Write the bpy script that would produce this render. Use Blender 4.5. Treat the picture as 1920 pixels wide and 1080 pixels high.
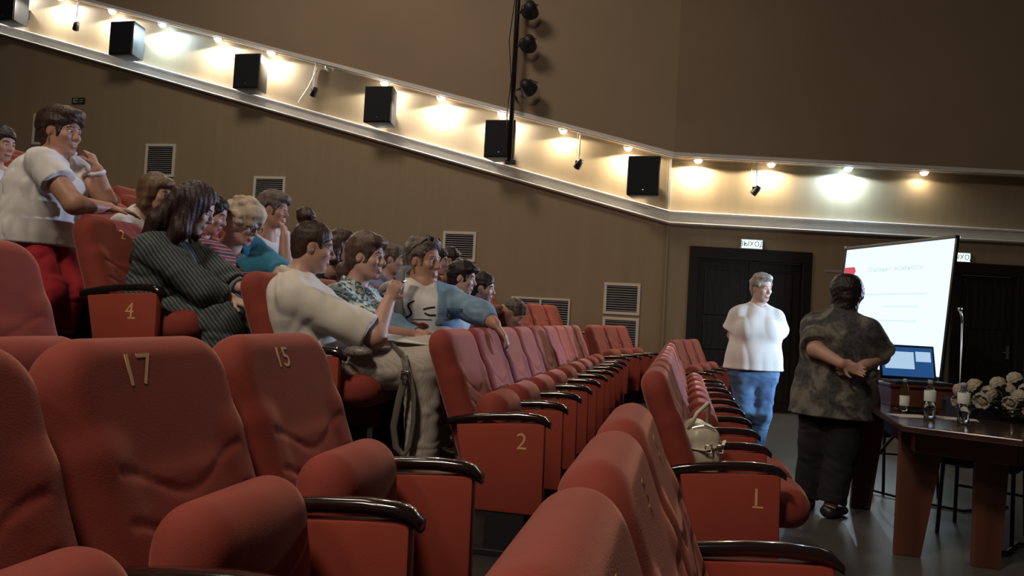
import bpy, bmesh, math, random
import numpy as np
from mathutils import Vector, Matrix
from mathutils.bvhtree import BVHTree

for o in list(bpy.data.objects):
    bpy.data.objects.remove(o)
SC = bpy.context.scene
COL = SC.collection
R = math.radians

# ------------------------------------------------------------------ camera
def make_camera():
    yaw, pitch, roll = R(12.5), R(1.84), R(3.1)
    fwd = Vector((-math.sin(yaw)*math.cos(pitch), math.cos(yaw)*math.cos(pitch), math.sin(pitch)))
    r0 = Vector((math.cos(yaw), math.sin(yaw), 0)); u0 = r0.cross(fwd)
    up = u0*math.cos(roll) - r0*math.sin(roll)
    right = r0*math.cos(roll) + u0*math.sin(roll)
    cd = bpy.data.cameras.new('camera'); co = bpy.data.objects.new('camera', cd); COL.objects.link(co)
    cd.sensor_width = 36.0; cd.lens = 36.0*1450/1920; cd.clip_start = 0.02; cd.clip_end = 200
    m = Matrix((right, up, -fwd)).transposed().to_4x4()
    m.translation = (0, 0, 1.24)
    co.matrix_world = m
    SC.camera = co
make_camera()

# ------------------------------------------------------------------ world, exposure, added lights
vs = SC.view_settings
vs.view_transform = 'Standard'; vs.look = 'None'; vs.exposure = 0.0; vs.gamma = 1.0; vs.use_curve_mapping = False
wd = bpy.data.worlds.new('world'); SC.world = wd; wd.use_nodes = True
bgn = wd.node_tree.nodes['Background']
bgn.inputs[0].default_value = (1.0, 0.86, 0.72, 1); bgn.inputs[1].default_value = 0.022

def area(name, loc, target, size, power, color):
    ld = bpy.data.lights.new(name, 'AREA'); ld.shape = 'DISK'; ld.size = size; ld.energy = power; ld.color = color
    o = bpy.data.objects.new(name, ld); COL.objects.link(o)
    o.location = loc
    o.rotation_euler = (Vector(target)-Vector(loc)).to_track_quat('-Z', 'Y').to_euler()
    return o
# unseen area lights added overhead to brighten the seats and the side wall
area('overhead_fill', (-2.0, -0.6, 6.5), (-0.2, 1.4, 0.6), 1.0, 190, (1.0, 0.80, 0.62))
area('overhead_fill', (-3.5, -3.0, 6.5), (-2.2, 4.0, 0.8), 1.0, 60, (1.0, 0.86, 0.72))
area('overhead_fill', (-5.0, 6.0, 8.6), (-4.5, 9.0, 1.0), 2.0, 165, (1.0, 0.84, 0.66))
# added cool spots, unseen off to the right, lighting the speaker and front rows
def spot_lamp(loc, target, power, color, angle, soft=0.10, blend=0.5):
    ld = bpy.data.lights.new('added_spot', 'SPOT'); ld.energy = power; ld.color = color; ld.spot_size = R(angle); ld.spot_blend = blend; ld.shadow_soft_size = soft
    o = bpy.data.objects.new('added_spot', ld); COL.objects.link(o); o.location = loc
    o.rotation_euler = (Vector(target)-Vector(loc)).to_track_quat('-Z', 'Y').to_euler()
spot_lamp((6.5, 4.6, 2.3), (0.66, 7.1, 1.1), 2600, (0.62, 0.80, 1.0), 17, 0.06)
spot_lamp((6.5, 11.3, 2.7), (-2.0, 5.0, 1.35), 3000, (0.62, 0.70, 1.0), 27, 0.15, 0.8)

# ------------------------------------------------------------------ materials
MATS = {}
def mat(name, col, rough=0.6, var=0.12, nscale=6.0, bump=0.0, bscale=80.0, metal=0.0, sheen=0.0, sheencol=None, stretch=None,
        coat=0.0, spec=0.5, trans=0.0, ior=1.45, emit=None, estr=0.0, alpha=1.0):
    if name in MATS: return MATS[name]
    m = bpy.data.materials.new(name); m.use_nodes = True
    nt = m.node_tree; b = nt.nodes['Principled BSDF']
    b.inputs['Roughness'].default_value = rough; b.inputs['Metallic'].default_value = metal
    b.inputs['Specular IOR Level'].default_value = spec
    if coat: b.inputs['Coat Weight'].default_value = coat; b.inputs['Coat Roughness'].default_value = 0.06
    if sheen:
        b.inputs['Sheen Weight'].default_value = sheen; b.inputs['Sheen Roughness'].default_value = 0.4
        b.inputs['Sheen Tint'].default_value = (*(sheencol or col), 1)
    if trans: b.inputs['Transmission Weight'].default_value = trans; b.inputs['IOR'].default_value = ior
    if emit: b.inputs['Emission Color'].default_value = (*emit, 1); b.inputs['Emission Strength'].default_value = estr
    tc = nt.nodes.new('ShaderNodeTexCoord')
    vec = tc.outputs['Object']
    if stretch:
        mp = nt.nodes.new('ShaderNodeMapping'); mp.inputs['Scale'].default_value = stretch
        nt.links.new(vec, mp.inputs[0]); vec = mp.outputs[0]
    n = nt.nodes.new('ShaderNodeTexNoise'); n.inputs['Scale'].default_value = nscale; n.inputs['Detail'].default_value = 4
    nt.links.new(vec, n.inputs['Vector'])
    cr = nt.nodes.new('ShaderNodeValToRGB')
    cr.color_ramp.elements[0].position = 0.3; cr.color_ramp.elements[1].position = 0.7
    cr.color_ramp.elements[0].color = (*[c*(1-var) for c in col], 1)
    cr.color_ramp.elements[1].color = (*[min(1, c*(1+var)) for c in col], 1)
    nt.links.new(n.outputs['Fac'], cr.inputs[0]); nt.links.new(cr.outputs[0], b.inputs['Base Color'])
    if bump:
        n2 = nt.nodes.new('ShaderNodeTexNoise'); n2.inputs['Scale'].default_value = bscale; n2.inputs['Detail'].default_value = 3
        nt.links.new(vec, n2.inputs['Vector'])
        bp = nt.nodes.new('ShaderNodeBump'); bp.inputs['Strength'].default_value = bump; bp.inputs['Distance'].default_value = 0.01
        nt.links.new(n2.outputs['Fac'], bp.inputs['Height']); nt.links.new(bp.outputs[0], b.inputs['Normal'])
    MATS[name] = m
    return m
def glow(name, col, strength):
    if name in MATS: return MATS[name]
    m = bpy.data.materials.new(name); m.use_nodes = True
    nt = m.node_tree; nt.nodes.remove(nt.nodes['Principled BSDF'])
    e = nt.nodes.new('ShaderNodeEmission'); e.inputs[0].default_value = (*col, 1); e.inputs[1].default_value = strength
    nt.links.new(e.outputs[0], nt.nodes['Material Output'].inputs[0])
    MATS[name] = m
    return m
def ramp(nt, fac, stops, interp='LINEAR'):
    cr = nt.nodes.new('ShaderNodeValToRGB'); e = cr.color_ramp.elements; cr.color_ramp.interpolation = interp
    while len(e) < len(stops): e.new(0.5)
    for i, (p, c) in enumerate(stops): e[i].position = p; e[i].color = (*c, 1)
    nt.links.new(fac, cr.inputs[0]); return cr.outputs[0]
def mixc(nt, fac, a, b, blend='MIX'):
    x = nt.nodes.new('ShaderNodeMix'); x.data_type = 'RGBA'; x.blend_type = blend
    for sock, v in ((x.inputs[0], fac), (x.inputs[6], a), (x.inputs[7], b)):
        if hasattr(v, 'is_output'): nt.links.new(v, sock)
        elif isinstance(v, tuple): sock.default_value = (*v, 1)
        else: sock.default_value = v
    return x.outputs[2]
def wave(nt, vec, scale, direction, dist=0.0, rot=None):
    if rot:
        mp = nt.nodes.new('ShaderNodeMapping'); mp.inputs['Rotation'].default_value = rot
        nt.links.new(vec, mp.inputs[0]); vec = mp.outputs[0]
    w = nt.nodes.new('ShaderNodeTexWave'); w.bands_direction = direction
    w.inputs['Scale'].default_value = scale; w.inputs['Distortion'].default_value = dist
    w.inputs['Detail'].default_value = 1
    nt.links.new(vec, w.inputs['Vector']); return w.outputs['Fac']
def pattern(name, kind):
    if name in MATS: return MATS[name]
    m = mat(name, (0.3, 0.3, 0.3), 0.9)
    nt = m.node_tree; b = nt.nodes['Principled BSDF']
    tc = nt.nodes.new('ShaderNodeTexCoord'); v = tc.outputs['Object']
    if kind == 'stripe':
        f = wave(nt, v, 20, 'DIAGONAL', 1.5)
        c = ramp(nt, f, [(0.0, (0.036, 0.052, 0.054)), (0.72, (0.045, 0.062, 0.064)), (0.90, (0.15, 0.18, 0.175))])
    elif kind == 'plaid':
        a = ramp(nt, wave(nt, v, 7, 'X'), [(0.35, (0.30, 0.045, 0.045)), (0.55, (0.05, 0.035, 0.05))])
        d = ramp(nt, wave(nt, v, 7, 'Z'), [(0.35, (0.30, 0.05, 0.05)), (0.55, (0.05, 0.035, 0.05))])
        c = mixc(nt, 0.5, a, d)
        c = mixc(nt, ramp(nt, wave(nt, v, 14, 'Z'), [(0.9, (0, 0, 0)), (0.97, (1, 1, 1))]), c, (0.45, 0.38, 0.36))
    elif kind == 'floral':
        vo = nt.nodes.new('ShaderNodeTexNoise'); vo.inputs['Scale'].default_value = 17; vo.inputs['Detail'].default_value = 5
        vo.inputs['Distortion'].default_value = 1.2
        nt.links.new(v, vo.inputs['Vector'])
        c = ramp(nt, vo.outputs['Fac'], [(0.40, (0.62, 0.70, 0.66)), (0.47, (0.42, 0.56, 0.54)), (0.52, (0.05, 0.13, 0.15)), (0.58, (0.03, 0.06, 0.08)), (0.63, (0.50, 0.60, 0.57))])
    elif kind == 'camo':
        vo = nt.nodes.new('ShaderNodeTexNoise'); vo.inputs['Scale'].default_value = 5.5; vo.inputs['Detail'].default_value = 4
        vo.inputs['Distortion'].default_value = 0.9
        nt.links.new(v, vo.inputs['Vector'])
        v2 = nt.nodes.new('ShaderNodeTexNoise'); v2.inputs['Scale'].default_value = 45; nt.links.new(v, v2.inputs['Vector'])
        c = ramp(nt, vo.outputs['Fac'], [(0.40, (0.022, 0.024, 0.028)), (0.49, (0.035, 0.037, 0.04)), (0.54, (0.11, 0.105, 0.088)), (0.61, (0.22, 0.21, 0.175))])
        c = mixc(nt, 0.35, c, ramp(nt, v2.outputs['Fac'], [(0.3, (0.02, 0.02, 0.02)), (0.7, (0.15, 0.145, 0.13))]))
    elif kind == 'ribbed':
        f = wave(nt, v, 42, 'Y', 0.3)
        c = ramp(nt, f, [(0.0, (0.40, 0.365, 0.32)), (0.6, (0.45, 0.41, 0.36)), (1.0, (0.48, 0.44, 0.385))])
    elif kind == 'jeans':
        vo = nt.nodes.new('ShaderNodeTexNoise'); vo.inputs['Scale'].default_value = 7; nt.links.new(v, vo.inputs['Vector'])
        c = ramp(nt, vo.outputs['Fac'], [(0.35, (0.04, 0.10, 0.22)), (0.65, (0.10, 0.20, 0.36))])
    elif kind == 'denim':
        vo = nt.nodes.new('ShaderNodeTexNoise'); vo.inputs['Scale'].default_value = 9; vo.inputs['Detail'].default_value = 6; nt.links.new(v, vo.inputs['Vector'])
        c = ramp(nt, vo.outputs['Fac'], [(0.3, (0.12, 0.22, 0.33)), (0.7, (0.23, 0.36, 0.49))])
    nt.links.new(c, b.inputs['Base Color'])
    return m
def wood(name, c1, c2, rough=0.35, scale=2.0, axis='X', coat=0.0):
    if name in MATS: return MATS[name]
    m = mat(name, c1, rough, coat=coat); nt = m.node_tree; b = nt.nodes['Principled BSDF']
    tc = nt.nodes.new('ShaderNodeTexCoord')
    f = wave(nt, tc.outputs['Object'], scale, axis, 5.0)
    nt.links.new(ramp(nt, f, [(0.0, c1), (1.0, c2)]), b.inputs['Base Color'])
    return m

# ------------------------------------------------------------------ object helpers
def tag(o, label=None, cat=None, group=None, kind=None):
    if label: o['label'] = label
    if cat: o['category'] = cat
    if group: o['group'] = group
    if kind: o['kind'] = kind
    return o
def obj(name, me, m=None, parent=None, loc=None):
    o = bpy.data.objects.new(name, me); COL.objects.link(o)
    if m is not None:
        for mm in (m if isinstance(m, (list, tuple)) else [m]): me.materials.append(mm)
    if parent is not None: o.parent = parent
    if loc is not None: o.location = loc
    return o
def empty(name, loc, label=None, cat=None, group=None, rz=0.0):
    o = bpy.data.objects.new(name, None); COL.objects.link(o); o.location = loc; o.rotation_euler = (0, 0, rz)
    o.empty_display_size = 0.1
    return tag(o, label, cat, group)
def mesh_arrays(name, V, F, smooth=True, mi=None):
    """fast mesh from arrays; F (n,4) or list of polygons"""
    me = bpy.data.meshes.new(name)
    if isinstance(F, np.ndarray):
        n, k = F.shape
        me.vertices.add(len(V)); me.vertices.foreach_set('co', np.asarray(V, np.float32).ravel())
        me.loops.add(n*k); me.loops.foreach_set('vertex_index', F.astype(np.int32).ravel())
        me.polygons.add(n); me.polygons.foreach_set('loop_start', np.arange(0, n*k, k, dtype=np.int32))
        if mi is not None: me.polygons.foreach_set('material_index', mi.astype(np.int32))
        me.update(calc_edges=True)
    else:
        me.from_pydata([tuple(v) for v in V], [], F); me.update()
    me.polygons.foreach_set('use_smooth', [smooth]*len(me.polygons))
    me.update()
    return me
class MB:
    """collects simple shapes into ONE mesh"""
    def __init__(s): s.bm = bmesh.new()
    def box(s, x0, x1, y0, y1, z0, z1, bev=0.0, M=None):
        r = bmesh.ops.create_cube(s.bm, size=1.0)
        T = Matrix.Translation(((x0+x1)/2, (y0+y1)/2, (z0+z1)/2)) @ Matrix.Diagonal((abs(x1-x0), abs(y1-y0), abs(z1-z0), 1))
        bmesh.ops.transform(s.bm, matrix=T, verts=r['verts'])
        vs_ = r['verts']
        if bev:
            ed = list({e for v in vs_ for e in v.link_edges})
            q = bmesh.ops.bevel(s.bm, geom=ed, offset=bev, segments=2, affect='EDGES', profile=0.5)
            vs_ = list({v for f in q['faces'] for v in f.verts} | {v for v in vs_ if v.is_valid})
        if M is not None: bmesh.ops.transform(s.bm, matrix=M, verts=vs_)
        return s
    def prism(s, pts, h0, h1, axis='y', bev=0.0, M=None):
        def mk(p, h): return {'y': (p[0], h, p[1]), 'z': (p[0], p[1], h), 'x': (h, p[0], p[1])}[axis]
        a = [s.bm.verts.new(mk(p, h0)) for p in pts]; b = [s.bm.verts.new(mk(p, h1)) for p in pts]
        fs = [s.bm.faces.new(a), s.bm.faces.new(b[::-1])]
        n = len(pts)
        for i in range(n): fs.append(s.bm.faces.new((a[i], b[i], b[(i+1) % n], a[(i+1) % n])))
        bmesh.ops.recalc_face_normals(s.bm, faces=fs)
        vs_ = a+b
        if bev:
            ed = list({e for v in vs_ for e in v.link_edges})
            q = bmesh.ops.bevel(s.bm, geom=ed, offset=bev, segments=2, affect='EDGES', profile=0.5)
            vs_ = list({v for f in q['faces'] for v in f.verts} | {v for v in vs_ if v.is_valid})
        if M is not None: bmesh.ops.transform(s.bm, matrix=M, verts=vs_)
        return s
    def tube(s, pts, r, seg=8, flat=None, cap=True):
        """tube along points; r number or list; flat=(a,b) elliptic factors"""
        pts = [Vector(p) for p in pts]; rings = []
        n = len(pts); rr = r if isinstance(r, (list, tuple)) else [r]*n
        prev = None
        for i, p in enumerate(pts):
            d = (pts[min(i+1, n-1)]-pts[max(i-1, 0)]).normalized()
            if prev is None:
                ref = Vector((0, 0, 1)) if abs(d.z) < 0.9 else Vector((1, 0, 0))
                u = d.cross(ref).normalized()
            else:
                u = (prev - d*prev.dot(d)).normalized()
            prev = u; w = d.cross(u)
            fa, fb = flat or (1, 1)
            rings.append([s.bm.verts.new(p + u*math.cos(2*math.pi*k/seg)*rr[i]*fa + w*math.sin(2*math.pi*k/seg)*rr[i]*fb) for k in range(seg)])
        for i in range(n-1):
            for k in range(seg):
                s.bm.faces.new((rings[i][k], rings[i][(k+1) % seg], rings[i+1][(k+1) % seg], rings[i+1][k]))
        if cap:
            s.bm.faces.new(rings[0][::-1]); s.bm.faces.new(rings[-1])
        return s
    def lathe(s, prof, c=(0, 0, 0), seg=20, M=None):
        rings = []; new = []
        for (r, z) in prof:
            if r < 1e-5: ring = [s.bm.verts.new((c[0], c[1], c[2]+z))]
            else: ring = [s.bm.verts.new((c[0]+r*math.cos(2*math.pi*k/seg), c[1]+r*math.sin(2*math.pi*k/seg), c[2]+z)) for k in range(seg)]
            rings.append(ring); new += ring
        for a, b in zip(rings[:-1], rings[1:]):
            for k in range(seg):
                k2 = (k+1) % seg
                if len(a) == 1 and len(b) == 1: continue
                if len(a) == 1: s.bm.faces.new((a[0], b[k2], b[k]))
                elif len(b) == 1: s.bm.faces.new((a[k], a[k2], b[0]))
                else: s.bm.faces.new((a[k], a[k2], b[k2], b[k]))
        if M is not None: bmesh.ops.transform(s.bm, matrix=M, verts=new)
        return s
    def sphere(s, c, r, seg=12, M=None):
        q = bmesh.ops.create_uvsphere(s.bm, u_segments=seg, v_segments=max(6, seg//2+2), radius=1.0)
        rr = r if isinstance(r, (tuple, list)) else (r, r, r)
        T = Matrix.Translation(c) @ (M or Matrix.Identity(4)) @ Matrix.Diagonal((*rr, 1))
        bmesh.ops.transform(s.bm, matrix=T, verts=q['verts'])
        return s
    def build(s, name, m=None, parent=None, loc=None, smooth=False, angle=None):
        bmesh.ops.recalc_face_normals(s.bm, faces=s.bm.faces[:])
        me = bpy.data.meshes.new(name); s.bm.to_mesh(me); s.bm.free()
        if smooth or angle:
            me.polygons.foreach_set('use_smooth', [True]*len(me.polygons))
            if angle: me.set_sharp_from_angle(angle=R(angle))
        me.update()
        return obj(name, me, m, parent, loc)
def text_mesh(txt, size, extrude=0.001, align='CENTER'):
    cu = bpy.data.curves.new('text', 'FONT'); cu.body = txt; cu.size = size; cu.extrude = extrude
    cu.align_x = align; cu.align_y = 'CENTER'
    t = bpy.data.objects.new('text', cu); COL.objects.link(t)
    bpy.context.view_layer.update()
    me = bpy.data.meshes.new_from_object(t.evaluated_get(bpy.context.evaluated_depsgraph_get()))
    bpy.data.objects.remove(t); bpy.data.curves.remove(cu)
    return me

# ------------------------------------------------------------------ implicit surfaces (used for bodies, clothes, hair, upholstery)
V3 = lambda p: np.array(p, np.float64)
def cap(a, b, r1, r2=None, k=0.02, m=0, sq=None, op=0, cl=None):
    """tapered capsule; sq=(axis, factor) widens it along axis; cl = [(point, normal)] planes that end it flat"""
    a, b = V3(a), V3(b); r2 = r1 if r2 is None else r2
    rm = max(r1, r2); pad = np.full(3, rm)
    if sq is not None: pad = pad + rm*(1/sq[1]-1)*np.abs(V3(sq[0]))
    return dict(t='c', a=a, b=b, r1=r1, r2=r2, k=k, m=m, sq=sq, op=op, cl=cl, lo=np.minimum(a, b)-pad, hi=np.maximum(a, b)+pad)
def ell(c, rad, ax=None, k=0.02, m=0, op=0, cl=None):
    c = V3(c); rad = V3(rad); ax = np.eye(3) if ax is None else np.array(ax, float)
    pad = np.sqrt(((ax*rad[:, None])**2).sum(0))
    return dict(t='e', c=c, rad=rad, ax=ax, k=k, m=m, op=op, cl=cl, lo=c-pad, hi=c+pad)
def rbox(c, half, r, ax=None, k=0.02, m=0, op=0, cl=None, R2=0.0):
    """rounded box, R2 = extra corner radius in the plane of the first two axes"""
    c = V3(c); half = V3(half); ax = np.eye(3) if ax is None else np.array(ax, float)
    pad = np.abs(ax*half[:, None]).sum(0)
    return dict(t='b', c=c, half=half, r=r, ax=ax, k=k, m=m, op=op, cl=cl, R2=R2, lo=c-pad, hi=c+pad)
def pdist(p, X, Y, Z):
    if p['t'] == 'c':
        a, b = p['a'], p['b']; d = b-a; dd = max(float(d@d), 1e-9)
        x, y, z = X-a[0], Y-a[1], Z-a[2]
        if p['sq'] is not None:
            L = V3(p['sq'][0]); s = p['sq'][1]
            lat = (x*L[0]+y*L[1]+z*L[2])*(1-s)
            x, y, z = x-lat*L[0], y-lat*L[1], z-lat*L[2]
            ld = float(d@L)*(1-s); d = d-ld*L; dd = max(float(d@d), 1e-9)
        h = np.clip((x*d[0]+y*d[1]+z*d[2])/dd, 0, 1)
        f = np.sqrt((x-h*d[0])**2+(y-h*d[1])**2+(z-h*d[2])**2) - (p['r1']+h*(p['r2']-p['r1']))
    else:
        c, ax = p['c'], p['ax']
        x, y, z = X-c[0], Y-c[1], Z-c[2]
        q = [x*ax[i][0]+y*ax[i][1]+z*ax[i][2] for i in range(3)]
        if p['t'] == 'e':
            r = p['rad']
            k0 = np.sqrt((q[0]/r[0])**2+(q[1]/r[1])**2+(q[2]/r[2])**2)
            k1 = np.sqrt((q[0]/r[0]**2)**2+(q[1]/r[1]**2)**2+(q[2]/r[2]**2)**2)+1e-9
            f = k0*(k0-1)/k1
        else:
            h, r, R2 = p['half'], p['r'], p['R2']
            if R2 > 0:
                ax_ = np.abs(q[0])-(h[0]-R2); ay_ = np.abs(q[1])-(h[1]-R2)
                d2 = np.sqrt(np.maximum(ax_, 0)**2+np.maximum(ay_, 0)**2)+np.minimum(np.maximum(ax_, ay_), 0)-R2
                e0 = d2+r; e1 = np.abs(q[2])-(h[2]-r)
                f = np.sqrt(np.maximum(e0, 0)**2+np.maximum(e1, 0)**2)+np.minimum(np.maximum(e0, e1), 0)-r
            else:
                e = [np.abs(q[i])-(h[i]-r) for i in range(3)]
                f = np.sqrt(sum(np.maximum(v, 0)**2 for v in e))+np.minimum(np.maximum(np.maximum(e[0], e[1]), e[2]), 0)-r
    if p['cl']:
        for (pt, n) in p['cl']:
            n = V3(n); n = n/np.linalg.norm(n)
            f = np.maximum(f, (X-pt[0])*n[0]+(Y-pt[1])*n[1]+(Z-pt[2])*n[2])
    return f
def sines(seed, freq, n=5):
    rs = np.random.RandomState(seed)
    W_ = rs.normal(size=(n, 3)); W_ /= np.linalg.norm(W_, axis=1)[:, None]
    W_ *= freq*rs.uniform(0.6, 1.5, size=(n, 1)); ph = rs.uniform(0, 6.28, n)
    def f(X, Y, Z):
        return sum(np.sin(W_[i, 0]*X+W_[i, 1]*Y+W_[i, 2]*Z+ph[i]) for i in range(n))/n
    return f
def folds(seed, freq=28):
    freq = freq*2.3
    """cloth folds: ridged, domain warped"""
    a, b = sines(seed, freq, 4), sines(seed+7, freq*0.45, 3)
    def f(X, Y, Z):
        w = b(X, Y, Z)*0.035
        return 1-2*np.abs(a(X+w, Y-w, Z+w*1.5))
    return f
def implicit(name, prims, h, noise=None, smooth=2, clips=()):
    pos = [p for p in prims if p['op'] == 0]
    lo = np.min([p['lo'] for p in pos], 0)-4*h-0.02; hi = np.max([p['hi'] for p in pos], 0)+4*h+0.02
    n = np.ceil((hi-lo)/h).astype(int)+1
    G = [(lo[i]+h*np.arange(n[i])).astype(np.float32) for i in range(3)]
    F = np.full(n, 0.2, np.float32); M = np.zeros(n, np.int8)
    for p in prims:
        pad = p['k']+3*h+0.03
        i0 = np.clip(((p['lo']-pad-lo)/h).astype(int), 0, n-1); i1 = np.clip(((p['hi']+pad-lo)/h).astype(int)+2, 1, n)
        if np.any(i1 <= i0): continue
        s = tuple(slice(i0[i], i1[i]) for i in range(3))
        X, Y, Z = G[0][s[0]][:, None, None], G[1][s[1]][None, :, None], G[2][s[2]][None, None, :]
        d = pdist(p, X, Y, Z).astype(np.float32); f = F[s]; k = max(p['k'], 1e-4)
        if p['op'] == 0:
            M[s] = np.where(d < f, p['m'], M[s])
            hh = np.clip(0.5+0.5*(f-d)/k, 0, 1)
            F[s] = f+(d-f)*hh-k*hh*(1-hh)
        else:
            hh = np.clip(0.5-0.5*(f+d)/k, 0, 1)
            F[s] = f+(-d-f)*hh+k*hh*(1-hh)
    X, Y, Z = G[0][:, None, None], G[1][None, :, None], G[2][None, None, :]
    if noise:
        for amp, fn in noise: F = F+(amp*fn(X, Y, Z)).astype(np.float32)
    for (pt, nn) in clips:
        nn = V3(nn)/np.linalg.norm(nn)
        F = np.maximum(F, ((X-pt[0])*nn[0]+(Y-pt[1])*nn[1]+(Z-pt[2])*nn[2]).astype(np.float32))
    S = F < 0
    cnt = np.zeros(n-1, np.int8)
    offs = [(i, j, k) for i in (0, 1) for j in (0, 1) for k in (0, 1)]
    for (i, j, k) in offs: cnt += S[i:n[0]-1+i, j:n[1]-1+j, k:n[2]-1+k]
    act = (cnt > 0) & (cnt < 8)
    idx = np.argwhere(act); vid = np.full(n-1, -1, np.int32); vid[act] = np.arange(len(idx))
    C = {o: F[idx[:, 0]+o[0], idx[:, 1]+o[1], idx[:, 2]+o[2]] for o in offs}
    acc = np.zeros((len(idx), 3)); num = np.zeros(len(idx))
    for o in offs:
        for ax in range(3):
            if o[ax] == 0:
                o2 = list(o); o2[ax] = 1; o2 = tuple(o2)
                a, b = C[o], C[o2]; cr = (a < 0) != (b < 0)
                t = np.where(cr, a/np.where(a == b, 1, a-b), 0)
                pt = np.array(o, float)[None, :].repeat(len(idx), 0); pt[:, ax] += t
                acc[cr] += pt[cr]; num[cr] += 1
    V = lo+h*(idx+acc/num[:, None])
    quads = []; qm = []
    for ax in range(3):
        sl0 = [slice(None)]*3; sl1 = [slice(None)]*3; sl0[ax] = slice(0, -1); sl1[ax] = slice(1, None)
        a, b = S[tuple(sl0)], S[tuple(sl1)]
        e = np.argwhere(a != b); sa = a[tuple(e.T)]
        u, w = (ax+1) % 3, (ax+2) % 3
        ok = (e[:, u] > 0) & (e[:, w] > 0) & (e[:, u] < n[u]-1) & (e[:, w] < n[w]-1)
        e, sa = e[ok], sa[ok]
        def cell(du, dw):
            c = e.copy(); c[:, u] += du; c[:, w] += dw
            return vid[c[:, 0], c[:, 1], c[:, 2]]
        q = np.stack([cell(-1, -1), cell(0, -1), cell(0, 0), cell(-1, 0)], 1)
        q[~sa] = q[~sa][:, ::-1]
        quads.append(q); qm.append(M[e[:, 0], e[:, 1], e[:, 2]])
    Q = np.concatenate(quads); mi = np.concatenate(qm)
    for it in range(smooth):
        lam = 0.55
        A = np.zeros_like(V); cn = np.zeros(len(V))
        for i in range(4):
            j = (i+1) % 4
            for x in range(3):
                A[:, x] += np.bincount(Q[:, i], V[Q[:, j], x], len(V))+np.bincount(Q[:, j], V[Q[:, i], x], len(V))
            cn += np.bincount(Q[:, i], minlength=len(V))+np.bincount(Q[:, j], minlength=len(V))
        V = V+lam*(A/np.maximum(cn, 1)[:, None]-V)
        if it % 2 == 1 or True: pass
    return mesh_arrays(name, V, Q, True, mi)

# =================================================================== SETTING
TH = R(13.5)
DV = Vector((math.cos(TH), math.sin(TH), 0)); DN = Vector((-math.sin(TH), math.cos(TH), 0))   # along / into the front wall
CORNER = Vector((-0.26, 11.42, 0))
ochre = mat('ochre_wall_paint', (0.34, 0.265, 0.165), 0.62, var=0.05, nscale=1.3, bump=0.04, bscale=220, stretch=(6, 6, 0.25))
upper_m = mat('brown_upper_wall_paint', (0.30, 0.225, 0.15), 0.8, var=0.05, nscale=0.8)
trim_m = mat('pale_trim_paint', (0.74, 0.73, 0.70), 0.5, var=0.04)
floor_m = mat('grey_lino', (0.085, 0.080, 0.075), 0.33, var=0.15, nscale=3, spec=0.5)
tier_m = mat('dark_tier_carpet', (0.022, 0.018, 0.017), 0.9, var=0.2, nscale=20)
black_gloss = mat('black_lacquer', (0.012, 0.010, 0.010), 0.22, var=0.05, coat=1.0)
black_matt = mat('black_plastic', (0.012, 0.013, 0.016), 0.55, var=0.1)
steel = mat('brushed_steel', (0.5, 0.5, 0.5), 0.3, metal=1.0)
gold = mat('gold_print', (0.74, 0.44, 0.17), 0.5, var=0.05)

def sweep_wall(name, prof, z0fun, m, xa=-15.5, xb=7.0, parent=None):
    """profile (offset into room, height) swept along the side wall, round the corner and along the front wall; z0fun(point index) = base height"""
    nA = Vector((0, -1, 0)); nB = -DN
    mit = (nA+nB)/(1+nA.dot(nB))
    base = [Vector((xa, 11.42, 0)), CORNER.copy(), CORNER+DV*xb]
    nn = [nA, mit, nB]
    V, F = [], []; k = len(prof)
    for i in range(3):
        for (e, z) in prof:
            p = base[i]+nn[i]*e; V.append((p.x, p.y, z0fun(i)+z))
    for i in range(2):
        for j in range(k):
            F.append((i*k+j, i*k+(j+1) % k, (i+1)*k+(j+1) % k, (i+1)*k+j))
    F += [tuple(range(k))[::-1], tuple(range(2*k, 3*k))]
    me = mesh_arrays(name, V, F, smooth=False)
    bm = bmesh.new(); bm.from_mesh(me); bmesh.ops.recalc_face_normals(bm, faces=bm.faces[:]); bm.to_mesh(me); bm.free()
    return tag(obj(name, me, m, parent), kind='structure')
SL = 0.2585
rise = 15.24*SL
ztrim = lambda i: (2.84+rise, 2.84, 2.85)[i]
zcor = lambda i: (3.60+rise, 3.60, 3.63)[i]

f = MB().box(-0.17, 9, -5, 14.5, -0.2, 0.0).build('floor', floor_m); tag(f, kind='structure')
FL = {1: 0.0, 2: 0.13, 3: 0.37}
for r_ in range(4, 14): FL[r_] = 0.37+0.26*(r_-3)
XT = {r_: 0.45-1.02*(r_-1) for r_ in FL}
for r_ in range(2, 14):
    x1 = XT[r_-1]-0.62; x0 = XT[r_]-0.62
    t = MB().box(x0, x1, -5, 11.42, -0.2, FL[r_]).build('floor_tier', tier_m); tag(t, kind='structure')

w = MB().box(-15.5, CORNER.x, 11.42, 11.62, -0.2, 12).build('wall_left', ochre); tag(w, kind='structure')
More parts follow.
